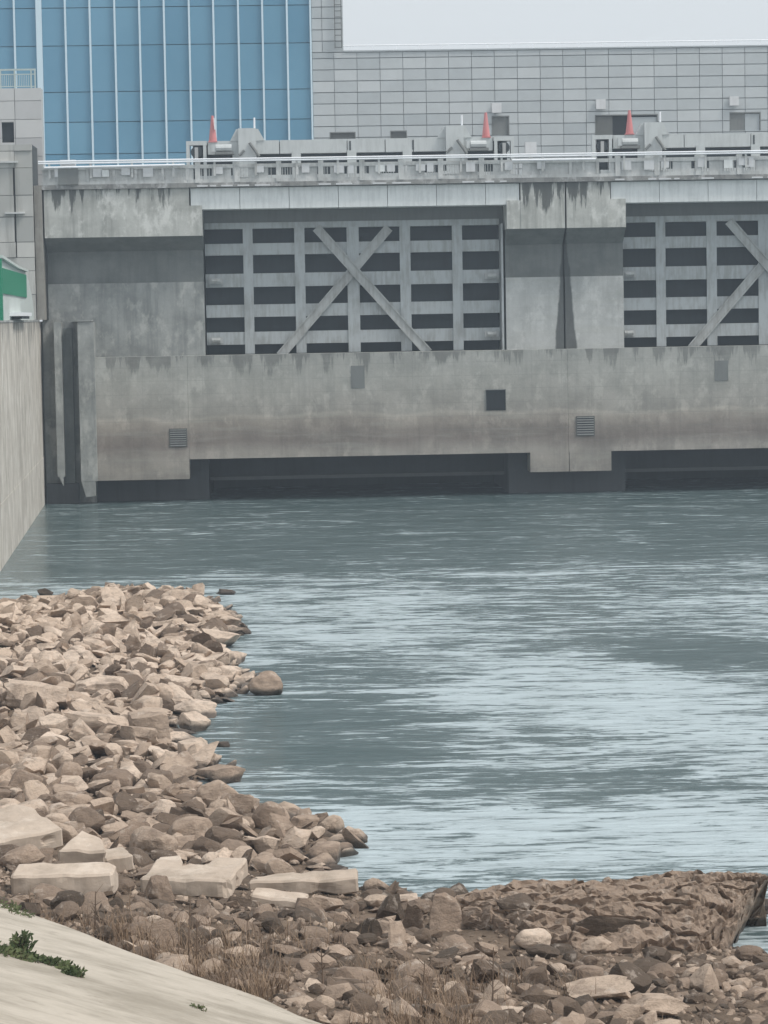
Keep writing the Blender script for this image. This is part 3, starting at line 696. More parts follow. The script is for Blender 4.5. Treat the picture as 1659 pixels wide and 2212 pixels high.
# edge of the concrete bank slope : through two surveyed points
e0 = Vector((-4.71, 31.95)); e1 = Vector((-.64, 26.13)); ed_ = (e1-e0).normalized(); en = Vector((ed_.y, -ed_.x))
if en.y > 0: en = -en                            # inland
def inland(x, y): return (Vector((x, y))-e0).dot(en)
def height(x, y):
    d = sdist(x, y)
    n = mnoise.noise(Vector((x*.35, y*.35, 2)))*.22+mnoise.noise(Vector((x*1.3, y*1.3, 5)))*.08
    if d < 0: return max(-1.3, d*.45)+n*.3
    k = 1-math.exp(-d/1.7)
    near = max(0, min(1, (43-y)/8))
    h = (.34+.10*near)*k+.012*min(d, 8)
    il = inland(x, y); h += max(0, min(1, (il+5.5)/5.0))*.72
    return h+n*k
bx = []
xs = np.concatenate([np.arange(-24, -13, 1.0), np.arange(-13, 8.01, .3), np.arange(9, 30, 2.0)]); ys = np.concatenate([np.arange(20, 45, .3), np.arange(45, 92, .5)])
H = np.array([[height(float(x), float(y)) for x in xs] for y in ys])
bk = MB()
for j, y in enumerate(ys):
    for i, x in enumerate(xs): bk.v.append((float(x), float(y), float(H[j, i])))
nx = len(xs)
for j in range(len(ys)-1):
    for i in range(nx-1): a = j*nx+i; bk.f.append((a, a+1, a+nx+1, a+nx))
bank = bk.build('rocky_bank', M['soil'], fix=False); tag(bank, kind='structure')
for p in bank.data.polygons: p.use_smooth = True
# concrete slope (plane rising inland at 1 : 2.9, up to the path the viewer stands on)
def slope_mat():
    s = N('bank_slope_concrete')
    n1 = s.noise(s.pos(.7, .7, .7), 1, 7, .65); n2 = s.noise(s.pos(11, 11, 11), 1, 4, .7)
    mp = s.n('ShaderNodeMapping'); s.l(s.geo.outputs['Position'], mp.inputs[0]); mp.inputs['Rotation'].default_value = (0, 0, -math.atan2(en.y, en.x)); mp.inputs['Scale'].default_value = (.9, 5, 3)
    st = s.noise(mp.outputs[0], 1, 5, .6)
    c = s.mix(s.mapr(n1, .38, .68), (.48, .43, .365), (.31, .275, .225))
    c = s.mix(s.math('MULTIPLY', s.mapr(st, .53, .72), .35), c, (.26, .225, .185))
    dk = s.noise(s.pos(2.6, 2.6, 2.6, (3, 8, 1)), 1, 6, .7)
    c = s.mix(s.math('MULTIPLY', s.mapr(dk, .57, .68), .5), c, (.22, .19, .15))
    c = s.mix(.3, c, s.mix(n2, (.6, .6, .6), (1.4, 1.4, 1.4)), 'MULTIPLY')
    return s.end(s.bsdf(c, .9, s.bump(s.noise(s.pos(7, 7, 7), 1, 6, .7), .5, .03), spec=.1))
M['slope'] = slope_mat()
ZE = 1.5
SLP = 1/2.9
def slope_z(x, y): return ZE+inland(x, y)*SLP
sb = MB(); L0, L1 = -22, 60
na, nb = 160, 28
for i in range(na+1):
    for j in range(nb+1):
        t = L0+(L1-L0)*i/na; q = j/nb*14.8
        jag = 0
        if j == 0: jag = mnoise.noise(Vector((t*.8, 3, 1)))*.16+mnoise.noise(Vector((t*3.1, 3, 1)))*.09
        P = e0+ed_*t+en*(q+jag); z = slope_z(P.x, P.y)+mnoise.noise(Vector((P.x*.5, P.y*.5, 9)))*.035
        sb.v.append((P.x, P.y, z))
for i in range(na):
    for j in range(nb): a = i*(nb+1)+j; sb.f.append((a, a+1, a+nb+2, a+nb+1))
b0 = len(sb.v)                                    # front lip thickness
for i in range(na+1):
    x, y, z = sb.v[i*(nb+1)]; sb.v.append((x, y, z-.45))
for i in range(na): sb.f.append((i*(nb+1), (i+1)*(nb+1), b0+i+1, b0+i))
slo = sb.build('concrete_slope', M['slope']); tag(slo, kind='structure')
# level path at the top where the viewer stands
pa, pb_ = e0+ed_*L0+en*14.8, e0+ed_*L1+en*14.8; q = slope_z(pa.x, pa.y)
pw = MB(); pw.v = [(pa.x, pa.y, q), (pb_.x, pb_.y, q), (pb_.x+en.x*40, pb_.y+en.y*40, q), (pa.x+en.x*40, pa.y+en.y*40, q)]; pw.f = [(0, 1, 2, 3)]
tag(pw.build('path', M['slope'], fix=True), kind='structure')

# ------------------------------------------------------------------ rocks
def rock_mat(name, mode):
    s = N(name); X, Y, Z = s.sep()
    if mode == 'OBJECT': at = s.n('ShaderNodeAttribute', attribute_type='OBJECT', attribute_name='tone').outputs['Fac']
    else: at = s.n('ShaderNodeAttribute', attribute_type='GEOMETRY', attribute_name='tone').outputs['Fac']
    r = s.n('ShaderNodeValToRGB'); s.put(r.inputs[0], at); cr = r.color_ramp
    cr.elements[0].position = 0; cr.elements[0].color = (.085, .065, .05, 1); cr.elements[1].position = 1; cr.elements[1].color = (.68, .55, .445, 1)
    for p, q in ((.25, (.19, .14, .105, 1)), (.5, (.37, .28, .215, 1)), (.75, (.53, .415, .325, 1))):
        e = cr.elements.new(p); e.color = q
    c = r.outputs[0]
    n1 = s.noise(s.pos(2.3, 2.3, 2.3), 1, 7, .68); n2 = s.noise(s.pos(13, 13, 13), 1, 4, .7)
    c = s.mix(s.math('MULTIPLY', s.mapr(n1, .48, .66), .55), c, (.17, .125, .095))
    n3 = s.noise(s.pos(5, 5, 16, (2, 2, 2)), 1, 6, .7, .6); c = s.mix(s.math('MULTIPLY', s.mapr(n3, .52, .64), .35), c, (.13, .10, .08))
    lich = s.mapr(s.noise(s.pos(3.7, 3.7, 3.7, (9, 1, 4)), 1, 6, .7), .56, .66); c = s.mix(s.math('MULTIPLY', lich, .35), c, (.66, .57, .49))
    c = s.mix(.4, c, s.mix(n2, (.55, .55, .55), (1.4, 1.4, 1.4)), 'MULTIPLY')
    wet = s.mapr(s.math('ADD', Z, s.math('MULTIPLY', n1, -.2)), -.02, .09, 1., 0.)      # splash line just above the water
    c = s.mix(s.math('MULTIPLY', wet, .8), c, (.04, .033, .028))
    sh = s.n('ShaderNodeBsdfPrincipled'); s.put(sh.inputs['Base Color'], c); s.put(sh.inputs['Roughness'], s.math('SUBTRACT', .92, s.math('MULTIPLY', wet, .5)))
    sh.inputs['Specular IOR Level'].default_value = .2
    s.l(s.bump(s.math('ADD', s.noise(s.pos(6, 6, 6), 1, 7, .72), s.math('MULTIPLY', n3, .5)), .9, .07), sh.inputs['Normal'])
    return s.end(sh.outputs[0])
M['rock'] = rock_mat('rock_single', 'OBJECT'); M['rocks'] = rock_mat('rock_heap', 'GEOMETRY')
def ico(sub):
    bm = bmesh.new(); bmesh.ops.create_icosphere(bm, subdivisions=sub, radius=1); bm.verts.ensure_lookup_table()
    v = np.array([p.co[:] for p in bm.verts]); f = [tuple(q.index for q in p.verts) for p in bm.faces]; bm.free(); return v, f
ICO = {k: ico(k) for k in (2, 3, 4)}
def chisel(sub, seed, nplanes=11, lo=.45, hi=.85, soft=0., rough=.03):
    r = np.random.RandomState(seed); v, f = ICO[sub]; v = v.copy()
    if soft == 0:                              # blocky stones start from a skewed cube, rounded ones from a ball
        v = v/np.abs(v).max(1)[:, None]*.78; sh = np.eye(3)+r.uniform(-.42, .42, (3, 3)); v = v@sh
    for _ in range(nplanes):
        n = r.normal(size=3); n /= np.linalg.norm(n); d = r.uniform(lo, hi); h = v@n-d; k = h > 0
        v[k] -= np.outer(h[k]*(1-soft), n)
    if rough:
        for i in range(len(v)):
            q = Vector(v[i]*1.7)+Vector((seed, 0, 0)); a = mnoise.fractal(q, .8, 2.2, 3)*rough*2
            v[i] *= 1+a
    return v, f
def rmesh(name, v, f, mat, smooth=True):
    me = bpy.data.meshes.new(name); me.from_pydata(v.tolist(), [], f); me.materials.append(mat)
    if smooth: me.shade_smooth(); me.set_sharp_from_angle(angle=R(24))
    return me
kinds = {}
for k, (np_, lo, hi, soft, rg) in {'angular': (9, .36, .9, .0, .015), 'flat': (7, .42, .95, .0, .015), 'lumpy': (12, .5, .85, .15, .05)}.items():
    kinds[k] = [chisel(3, 100*(ord(k[0])) + i, np_, lo, hi, soft, rg) for i in range(12)]
small = {k: [chisel(2, 50*(ord(k[0])) + i, 8, .45, .9, 0 if k != 'lumpy' else .1, .03) for i in range(10)] for k in kinds}
hero_mesh = {k: [rmesh('rock', *q, M['rock']) for q in kinds[k]] for k in kinds}
def sc_for(kind, s, r):
    if kind == 'flat': return (s*r.uniform(.9, 1.35), s*r.uniform(.65, 1.0), s*r.uniform(.22, .42))
    if kind == 'angular': return (s*r.uniform(.8, 1.2), s*r.uniform(.6, 1.0), s*r.uniform(.36, .68))
    return (s*r.uniform(.85, 1.15), s*r.uniform(.75, 1.0), s*r.uniform(.55, .8))
M['block'] = concrete('cut_block_stone', (.53, .44, .36), (.33, .26, .205), .2, light=(.64, .55, .465), mott=.5, soil=.35)
avoid = []
def Gt(px, py):
    z = .5
    for _ in range(12): q = G(px, py, z); z = .5*z+.5*max(0, height(q.x, q.y))
    return z
# --- single rocks and cut blocks that can be told apart
def rock(px, py, wpx, hpx, label, kind='angular', tone=.6, z=None, deep=.8, rz=0., tilt=(0, 0), seed=0, sub=4, rough=.05, sink=.25, cat='rock', planes=None, name='rock', fixz=False, peak=0.):
    z = max(Gt(px, py), .0) if (z is None or z > .12) and not fixz else z
    P = G(px, py, z); d = P.length; s = d/FL; wm, hm = wpx*s, hpx*s
    np_ = planes or {'angular': 10, 'flat': 9, 'lumpy': 11}[kind]
    v, f = chisel(sub, seed+500, np_, .45 if kind != 'lumpy' else .6, .85, .0 if kind != 'lumpy' else .3, rough)
    ext = v.max(0)-v.min(0); v = (v-(v.max(0)+v.min(0))/2)/ext
    full = hm*(1+sink)
    if peak: v[:, :2] *= (1-peak*(v[:, 2:3]+.5))**.9+.02; v[:, 0] += (v[:, 2]+.5)*.12
    v = v*np.array([wm, max(wm*deep, hm*.7), full]); 
    o = bpy.data.objects.new(name, rmesh(name, v, f, M['rock'])); col.objects.link(o)
    o.location = (P.x, P.y+wm*deep*.3, z+hm/2-full*sink*.4); o.rotation_euler = (R(tilt[0]), R(tilt[1]), R(rz)); o['tone'] = tone
    tag(o, label, cat); avoid.extend([(P.x+k*wm*.3, P.y+dy_, wm*.26) for k in (-1, 0, 1) for dy_ in (-.1, wm*deep*.5)]); return o
rock(573, 1500, 78, 48, 'rounded boulder with a dark wet foot, alone at the middle tip of the spit', 'lumpy', .5, 0.02, seed=1)
rock(472, 1692, 118, 36, 'long low slab with black wet underside jutting into the river', 'flat', .5, .0, .6, seed=2)
rock(482, 1616, 30, 14, 'small brown rock standing alone in the water off the spit', 'lumpy', .3, -.02, seed=3)
rock(487, 1286, 44, 12, 'dark flat rock in the water at the far right corner of the spit', 'flat', .12, -.02, seed=4)
rock(96, 1286, 36, 16, 'small black rock at the far left corner of the spit', 'angular', .05, .1, seed=5)
rock(476, 1398, 92, 42, 'pale flat slab with dark undercut on the right shore of the far spit', 'flat', .9, .05, .9, seed=6)
rock(400, 1350, 62, 22, 'dark grey rock among pale ones near the far right end of the spit', 'lumpy', .18, .4, seed=7)
rock(420, 1580, 70, 40, 'pale rock with two flat faces at the inner bend of the shore', 'angular', .9, .3, seed=8, rz=15)
rock(415, 1551, 110, 38, 'long pale wedge sloping down to the water just above the inner bend', 'flat', .92, .15, .7, seed=9, tilt=(0, 12))
rock(75, 1528, 150, 58, 'large pale sharp-edged block near the left edge in the middle of the spit', 'angular', .82, .5, seed=10, planes=6)
rock(215, 1585, 160, 56, 'large pale rock with a sharp ridge in the middle of the spit', 'angular', .85, .5, seed=11, planes=6)
rock(320, 1600, 100, 60, 'tall tan rock beside the large ridged rock', 'angular', .6, .4, seed=12, planes=7)
rock(345, 1540, 60, 36, 'dark brown hollow-faced rock lying above the tall tan rock', 'lumpy', .15, .5, seed=13)
rock(210, 1500, 130, 36, 'broad pale flat rock with a crisp top edge left of centre of the spit', 'flat', .9, .5, seed=14)
rock(240, 1710, 95, 44, 'brown dark-sided rock above the near cobbles of the spit', 'lumpy', .35, .5, seed=15)
# near cluster
rock(715, 1800, 60, 38, 'pale rounded rock on the near spit tip, between two dark ones', 'lumpy', .7, .05, seed=21)
rock(655, 1800, 72, 36, 'flat-topped rock with a dark shadowed side near the spit tip', 'flat', .5, .05, seed=22)
rock(770, 1822, 50, 30, 'last pale rock at the very tip of the near spit', 'lumpy', .62, .0, seed=23)
rock(742, 1834, 28, 18, 'small white rock at the waterline of the near spit tip', 'angular', .98, -.02, seed=24)
rock(693, 1822, 60, 28, 'dark wet rock at the foot of the near spit tip', 'lumpy', .12, .0, seed=25)
rock(580, 1790, 78, 58, 'upright brown rounded rock at the back of the near point', 'lumpy', .42, .3, seed=26)
rock(574, 1845, 66, 40, 'pale angular rock beside the water in the near point', 'angular', .8, .25, seed=27)
rock(632, 1835, 70, 48, 'pale speckled rock leaning toward the near spit tip', 'angular', .78, .15, seed=28, tilt=(0, 20))
rock(482, 1842, 84, 56, 'dark brown egg-shaped boulder in the near cobble heap', 'lumpy', .2, .4, seed=29)
rock(410, 1825, 100, 60, 'big tan rock with a rounded back left of the dark egg-shaped boulder', 'lumpy', .55, .45, seed=30)
rock(185, 1800, 84, 52, 'brown rock with a black hollow right of the large tilted slab', 'lumpy', .3, .5, seed=31)
rock(45, 1880, 100, 52, 'rounded tan rock below the large tilted slab', 'lumpy', .5, .6, seed=32)
rock(330, 1850, 110, 62, 'pale brown saddle-shaped rock above the notched white block', 'lumpy', .62, .5, seed=33)
rock(470, 1745, 95, 60, 'big mottled tan rock at the back of the near point', 'lumpy', .6, .4, seed=34)
rock(145, 1968, 78, 42, 'dark chocolate-brown rock at the edge of the concrete slope', 'lumpy', .0, 1.0, seed=35, planes=7)
rock(335, 1948, 90, 54, 'brown pyramid-shaped rock leaning on the notched white block', 'angular', .36, .75, seed=36, peak=.62)
rock(62, 1925, 90, 50, 'brown rock half covering the long slab at the left edge', 'angular', .38, .8, seed=37)
rock(840, 1990, 78, 56, 'blackish wedge rock at the near waterline, left of the brown peaked rocks', 'angular', .03, .35, seed=38, planes=7, peak=.62)
rock(955, 2010, 120, 78, 'brown peaked rock with a pale tip standing above the near waterline', 'angular', .42, .4, seed=39, planes=7, peak=.62)
rock(890, 2012, 70, 62, 'dark brown leaning rock between the blackish wedge and the peaked rock', 'angular', .22, .5, seed=40, planes=7, peak=.62, tilt=(0, -15))
rock(912, 2040, 46, 34, 'half-round grey disc-like rock before the peaked rock', 'lumpy', .2, .6, seed=41)
rock(1152, 2052, 84, 42, 'pale rounded boulder below the dark slab on the right foreground', 'lumpy', .92, .6, seed=42)
rock(1175, 2070, 76, 26, 'dark brown low rock just under the pale rounded boulder', 'lumpy', .05, .65, seed=43)
rock(1050, 2070, 56, 34, 'tan squarish rock left of the pale rounded boulder', 'angular', .5, .7, seed=44)
rock(1048, 2125, 72, 54, 'dark brown blocky rock in the right foreground rubble', 'angular', .16, .85, seed=45, planes=7)
rock(1158, 2135, 66, 50, 'dark brown cone-shaped rock in the right foreground rubble', 'angular', .2, .85, seed=46, planes=7, peak=.62)
rock(1290, 2060, 80, 32, 'pale tan flat rock under the dark slab', 'lumpy', .68, .6, seed=47)
rock(1620, 2075, 64, 30, 'grey-brown rounded rock at the right edge beside the small inlet', 'lumpy', .3, .3, seed=48)
rock(1300, 2165, 150, 46, 'wide pale tan flat rock low in the right foreground', 'flat', .75, .9, seed=49)
rock(1420, 2195, 150, 40, 'wide light slab at the lower right of the rubble', 'flat', .7, .95, seed=50)
rock(1275, 2125, 70, 36, 'brown domed rock with a dark hollow in the right foreground', 'lumpy', .4, .85, seed=51)
rock(1090, 2205, 90, 26, 'pale flat cobble at the bottom edge of the photo right of centre', 'flat', .85, 1.0, seed=52)
rock(700, 1975, 90, 40, 'pale-topped rock lying below the tapered white block', 'angular', .55, .6, seed=53)
rock(1390, 1935, 60, 32, 'small dark rounded rock on top of the long ledge', 'lumpy', .1, .55, seed=54)
rock(905, 1985, 40, 60, 'narrow upright slab pressed against the peaked rock', 'flat', .35, .6, seed=55, tilt=(0, 70))

def block(px, py, wpx, prof, depth, hgt, z, rz, tone, label, tilt=(0, 0), lift=.02):
    z = Gt(px, py)-.06+lift
    P = G(px, py, z); s = P.length/FL; wm = wpx*s
    mb = MB().prism([(a*wm, b*depth) for a, b in prof], 0, hgt, 'z')
    me_o = mb.build('cut_block', M['block']); o = me_o
    bm = bmesh.new(); bm.from_mesh(o.data); bmesh.ops.bevel(bm, geom=bm.edges[:], offset=.03, segments=1, affect='EDGES'); bmesh.ops.triangulate(bm, faces=bm.faces[:])
    for _ in range(4):
        bmesh.ops.subdivide_edges(bm, edges=[e for e in bm.edges if e.calc_length() > .12], cuts=1); bmesh.ops.triangulate(bm, faces=bm.faces[:])
    cen = sum((v.co for v in bm.verts), Vector())/len(bm.verts)
    for v in bm.verts:
        q = v.co*2.1+Vector((px*.1, 2, 1)); ch = max(0, mnoise.noise(q*1.4)-.28)*.5
        v.co += (cen-v.co)*ch+Vector((mnoise.noise(q*2), mnoise.noise(q*2.2+Vector((5, 0, 0))), mnoise.noise(q*2.4)))*.02
    for v in bm.verts: v.co += Vector((mnoise.noise(v.co*3+Vector((px, 0, 0))), mnoise.noise(v.co*3+Vector((0, px, 0))), mnoise.noise(v.co*3)))*.02
    bm.to_mesh(o.data); bm.free()
    o.location = P; o.rotation_euler = (R(tilt[0]), R(tilt[1]), R(rz)); o['tone'] = tone
    tag(o, label, 'concrete block'); avoid.extend([(P.x+k*wm*.2, P.y+dy_, .28) for k in (-2.2, -1.1, 0, 1.1, 2.2) for dy_ in (-.35, .1, depth*.5, depth*.9)]); return o
RECT = [(-.5, 0), (.5, 0), (.5, 1), (-.5, 1)]
block(45, 1850, 200, RECT, 1.5, .30, .55, 28, .78, 'large pale flat block tilted toward the water at the left edge of the rubble', (6, -5))
block(410, 1938, 215, [(-.5, 0), (.42, -.08), (.52, .9), (.2, 1.0), (.08, .62), (-.12, .6), (-.2, 1.1), (-.42, 1.0)], 1.25, .26, .62, -2, 1.0, 'long near-white cut block with a notch in its back edge', (2, 0))
block(655, 1938, 240, [(-.5, 0), (.5, .1), (.5, .5), (.1, .45), (-.46, .32)], 1.2, .24, .5, 1, .95, 'long tapered pale block beside the notched white block', (3, 0))
block(135, 1945, 220, RECT, .6, .34, .62, -1, .9, 'long pale slab on edge behind a brown rock at the left', (4, 0))
block(262, 1888, 66, RECT, .55, .26, .72, 24, .97, 'small pale cut block with a crisp end face above the long slab', (4, -6))
block(175, 1885, 105, [(-.5, 0), (.5, 0), (.42, .5), (0, .8)], .9, .34, .66, 8, .85, 'triangular pale block next to the small cut block', (14, 4))
block(600, 1962, 130, RECT, .4, .14, .55, -8, .9, 'small pale slab just below the tapered block', (3, 6))

# --- the long ledge of natural rock on the right, lofted through surveyed edge lines
def ledge():
    rows = [[(985, 1930, .50), (1150, 1908, .62), (1350, 1895, .68), (1480, 1882, .78), (1600, 1890, .78), (1658, 1898, .72)],
            [(985, 1948, .56), (1150, 1935, .72), (1350, 1925, .74), (1480, 1915, .80), (1600, 1915, .74), (1660, 1905, .70)],
            [(985, 1962, .52), (1150, 1965, .70), (1350, 1952, .74), (1500, 1955, .72), (1600, 1940, .66), (1657, 1914, .62)],
            [(985, 1992, .36), (1150, 2008, .50), (1350, 2010, .50), (1500, 2018, .42), (1590, 1998, .34), (1640, 1942, .38)],
            [(985, 2015, .18), (1150, 2055, .28), (1350, 2080, .25), (1500, 2080, .12), (1580, 2056, .0), (1612, 2000, .0)]]
    W_ = [[G(*p) for p in r] for r in rows]
    W_.insert(0, [p+Vector((0, .35, -.9)) for p in W_[0]]); W_.append([p+Vector((0, .1, -.45)) for p in W_[-1]])
    def at(r, t):
        q = t*(len(r)-1); i = min(int(q), len(r)-2); return r[i].lerp(r[i+1], q-i)
    NX, NY = 150, 84; mb = MB(); org = W_[3][0].copy(); org.z = 0
    for j in range(NY+1):
        q = j/NY*(len(W_)-1); k = min(int(q), len(W_)-2); f = q-k
        for i in range(NX+1):
            P = at(W_[k], i/NX).lerp(at(W_[k+1], i/NX), f)
            a = mnoise.fractal(P*Vector((1.1, 1.6, 2.2)), .45, 2.2, 7)*.17
            c = mnoise.voronoi((P+Vector((mnoise.noise(P*2)*.2, 0, mnoise.noise(P*1.7)*.15)))*Vector((1.1, 1.6, 3.0)))[0]; b = (c[1]-c[0])
            c2 = mnoise.voronoi(P*Vector((4.5, 4.5, 7)))[0]
            crack = -max(0, .10-b)*1.3-max(0, .10-(c2[1]-c2[0]))*.35+(c[0]-.35)*.12
            st = math.sin(P.z*26+mnoise.noise(P*1.1)*5+P.x*1.5)*.018
            P = P+Vector((mnoise.noise(P*2.2)*.07, -(a*.6+crack+st), a*.55+crack*.6))
            mb.v.append(tuple(P))
    for j in range(NY):
        for i in range(NX): a = j*(NX+1)+i; mb.f.append((a, a+1, a+NX+2, a+NX+1))
    b0 = len(mb.v)
    for sgn_, ci in ((-1, 0), (1, NX)):                       # close both ends
        ring = [j*(NX+1)+ci for j in range(NY+1)]; cpt = sum((Vector(mb.v[r]) for r in ring), Vector())/len(ring)
        mb.v.append(tuple(cpt+Vector((sgn_*.04, 0, 0)))); c_i = len(mb.v)-1
        for r0, r1 in zip(ring[:-1], ring[1:]): mb.f.append((r0, r1, c_i))
        mb.f.append((ring[-1], ring[0], c_i))
    o = mb.build('rock_ledge', M['rock'], None, tuple(org)); o.location = org; o['tone'] = .43
    dc = o.modifiers.new('break', 'DECIMATE'); dc.ratio = .34
    tag(o, 'long brown natural rock ledge ending in a prow over the water on the right', 'rock ledge'); return o
ledge()
for k in range(14):
    q = G(1000+k*48, 1985, .6); avoid.append((q.x, q.y, .75)); avoid.append((q.x, q.y+1.1, .8)); avoid.append((q.x, q.y+2.0, .8))

rock(1308, 2030, 270, 58, 'long dark brown slab leaning along the front of the ledge', 'angular', .05, .36, .14, seed=61, planes=5, tilt=(0, -6), fixz=True, rough=.09)
rock(1130, 2003, 120, 64, 'dark broken rock at the left end of the long ledge', 'angular', .1, .40, seed=62, planes=6, fixz=True, rough=.08)

# --- scattered riprap
cands = []
rs = random.Random(11)
def proj(P):
    q = Vector(P)-Vector((0, 0, CAMH)); d = q.dot(c_f); return CX+FL*q.dot(c_r)/d, CY-FL*q.dot(c_u)/d, d
def scatter(y0, y1, step, smin, smax, lift, layer):
    y = y0
    while y < y1:
        xm = -.143*y-1.6; x = xm
        while x < .143*y+1.2:
            X_ = x+rs.uniform(-.5, .5)*step; Y_ = y+rs.uniform(-.5, .5)*step; x += step
            if Y_ > 88: continue
            d = sdist(X_, Y_)
            if d < -.15 or (layer and d < .3): continue
            il = inland(X_, Y_)
            if il > -.1: continue
            if -13.2 > X_+ (90.75-Y_)*.079: continue
            s_ = smin+(smax-smin)*rs.random()**1.8
            if any((X_-a)**2+(Y_-b)**2 < (r*.85+s_*.25)**2 for a, b, r in avoid): continue
            cands.append((X_, Y_, s_, lift, d))
        y += step
# spit: sizes in metres (half-lengths)
scatter(46, 83, .37, .15, .38, .0, 0)
scatter(47, 82, .62, .24, .50, .10, 1)
scatter(37.5, 47, .34, .15, .36, .02, 0)
scatter(40.5, 47, .8, .26, .42, .08, 1)
scatter(25, 38, .24, .07, .24, -.03, 0)
scatter(25, 38, .8, .16, .34, .0, 1)
ranked = []
for (x, y, s_, lift, d) in cands:
    zone = 'far' if y > 58 else ('mid' if y > 46 else ('near' if y > 39.5 else 'fore'))
    t = rs.random()
    kind = ('angular' if t < .52 else 'flat' if t < .95 else 'lumpy') if zone in ('far', 'mid') and y > 49 else ('lumpy' if t < .28 else 'angular' if t < .62 else 'flat')
    tone = min(.95, max(.02, rs.gauss(.84 if zone == 'far' else .76, .15))) if zone in ('far', 'mid') else min(.95, max(.02, rs.gauss(.56, .2) if zone == 'near' else rs.gauss(.33, .24)))
    if rs.random() < .14: tone *= .35
    z = height(x, y)+lift
    px, py, dd = proj((x, y, z))
    vis = -30 < px < 1690 and py < 2240
    ranked.append((s_/dd*(1 if vis else .0)*(1.25 if lift > .03 else 1), x, y, s_, z, kind, tone, zone, d))
ranked.sort(key=lambda q: -q[0])
KW = {'flat': 'slab-like', 'angular': 'sharp-edged', 'lumpy': 'rounded'}
def lab(kind, tone, zone, s_, x, y, z, d):
    px, py, dd = proj((x, y, z)); sh = 'dark brown' if tone < .3 else ('pale beige' if tone > .72 else 'tan')
    big = {'far': .36, 'mid': .36, 'near': .32, 'fore': .2}[zone]; sz = 'large' if s_ > big else 'small'
    if zone == 'fore':
        w = ('left' if px < 560 else 'centre' if px < 1100 else 'right')+(' back' if y > 33 else ' front' if y < 29 else ' middle')
        return '%s %s %s stone in the %s of the weedy foreground rubble' % (sz, sh, KW[kind], w)
    w = 'beside the water' if d < .9 else ('by the left photo edge' if px < 130 else 'inside the heap')
    row = {'far': ('far end of the spit' if y > 72 else 'waist of the spit'), 'mid': 'stretch before the near point', 'near': 'near heap by the cut blocks'}[zone]
    return '%s %s %s rock %s, %s' % (sz, sh, KW[kind], w, row)
LBS = {}
SV, SF, ST = [], [], []; base = 0
rnp = np.random.RandomState(5)
for i, (rk, x, y, s_, z, kind, tone, zone, dsh) in enumerate(ranked):
    sx, sy, sz = sc_for(kind, s_, rs); k = rs.randrange(10)
    rot = (rs.gauss(0, .36), rs.gauss(0, .36), rs.uniform(0, 6.28))
    if kind != 'lumpy' and rs.random() < .16: rot = (rs.uniform(-1, 1), rs.uniform(-1, 1), rot[2])
    if i < 236:
        o = bpy.data.objects.new('rock', hero_mesh[kind][k]); col.objects.link(o); o.location = (x, y, z+sz*.35); o.rotation_euler = rot; o.scale = (sx, sy, sz); o['tone'] = tone
        lb = lab(kind, tone, zone, s_, x, y, z, dsh); LBS.setdefault(lb, []).append((o, *proj((x, y, z))[:2]))
    else:
        v, f = small[kind][k]; Mx = np.array((Matrix.Rotation(rot[2], 3, 'Z') @ Matrix.Rotation(rot[1], 3, 'Y') @ Matrix.Rotation(rot[0], 3, 'X')))
        vv = (v*np.array([sx, sy, sz]))@Mx.T+np.array([x, y, z+sz*.35]); SV.append(vv); SF.append(np.array(f)+base); base += len(vv); ST.append(np.full(len(vv), tone, np.float32))
# alike rocks are told apart by row, then from left to right
for lb, q in LBS.items():
    q.sort(key=lambda r: r[2]); n = len(q); nr = (n+2)//3
    rows_ = [q[len(q)*k//nr:len(q)*(k+1)//nr] for k in range(nr)]
    rn = {1: [''], 2: ['upper ', 'lower '], 3: ['upper ', 'central ', 'lower '], 4: ['topmost ', 'upper ', 'lower ', 'lowest ']}.get(nr, ['']*nr)
    for rw, nm in zip(rows_, rn):
        rw.sort(key=lambda r: r[1]); cn = {1: [''], 2: ['left ', 'right '], 3: ['left ', 'middle ', 'right ']}.get(len(rw), ['']*len(rw))
        for (o, _, _), c in zip(rw, cn): tag(o, nm+c+lb, 'rock', 'riprap and rubble rocks on the bank')
def big_mesh(name, vs, fs, tones, mat, smooth=True):
    v = np.concatenate(vs); f = np.concatenate(fs); me = bpy.data.meshes.new(name)
    me.vertices.add(len(v)); me.vertices.foreach_set('co', v.astype(np.float32).ravel())
    k = f.shape[1]; me.loops.add(f.size); me.loops.foreach_set('vertex_index', f.astype(np.int32).ravel())
    me.polygons.add(len(f)); me.polygons.foreach_set('loop_start', (np.arange(len(f))*k).astype(np.int32)); 
    me.update(calc_edges=True); me.validate()
    sm_ = smooth
    a = me.attributes.new('tone', 'FLOAT', 'POINT'); a.data.foreach_set('value', np.concatenate(tones))
    if smooth: me.shade_smooth(); me.set_sharp_from_angle(angle=R(28))
    me.materials.append(mat); o = bpy.data.objects.new(name, me); col.objects.link(o); return o
hp = big_mesh('riprap', SV, SF, ST, M['rocks']); tag(hp, 'smaller brown and tan riprap stones packed between the larger rocks', 'stones', kind='stuff')
print('rocks', len(ranked))
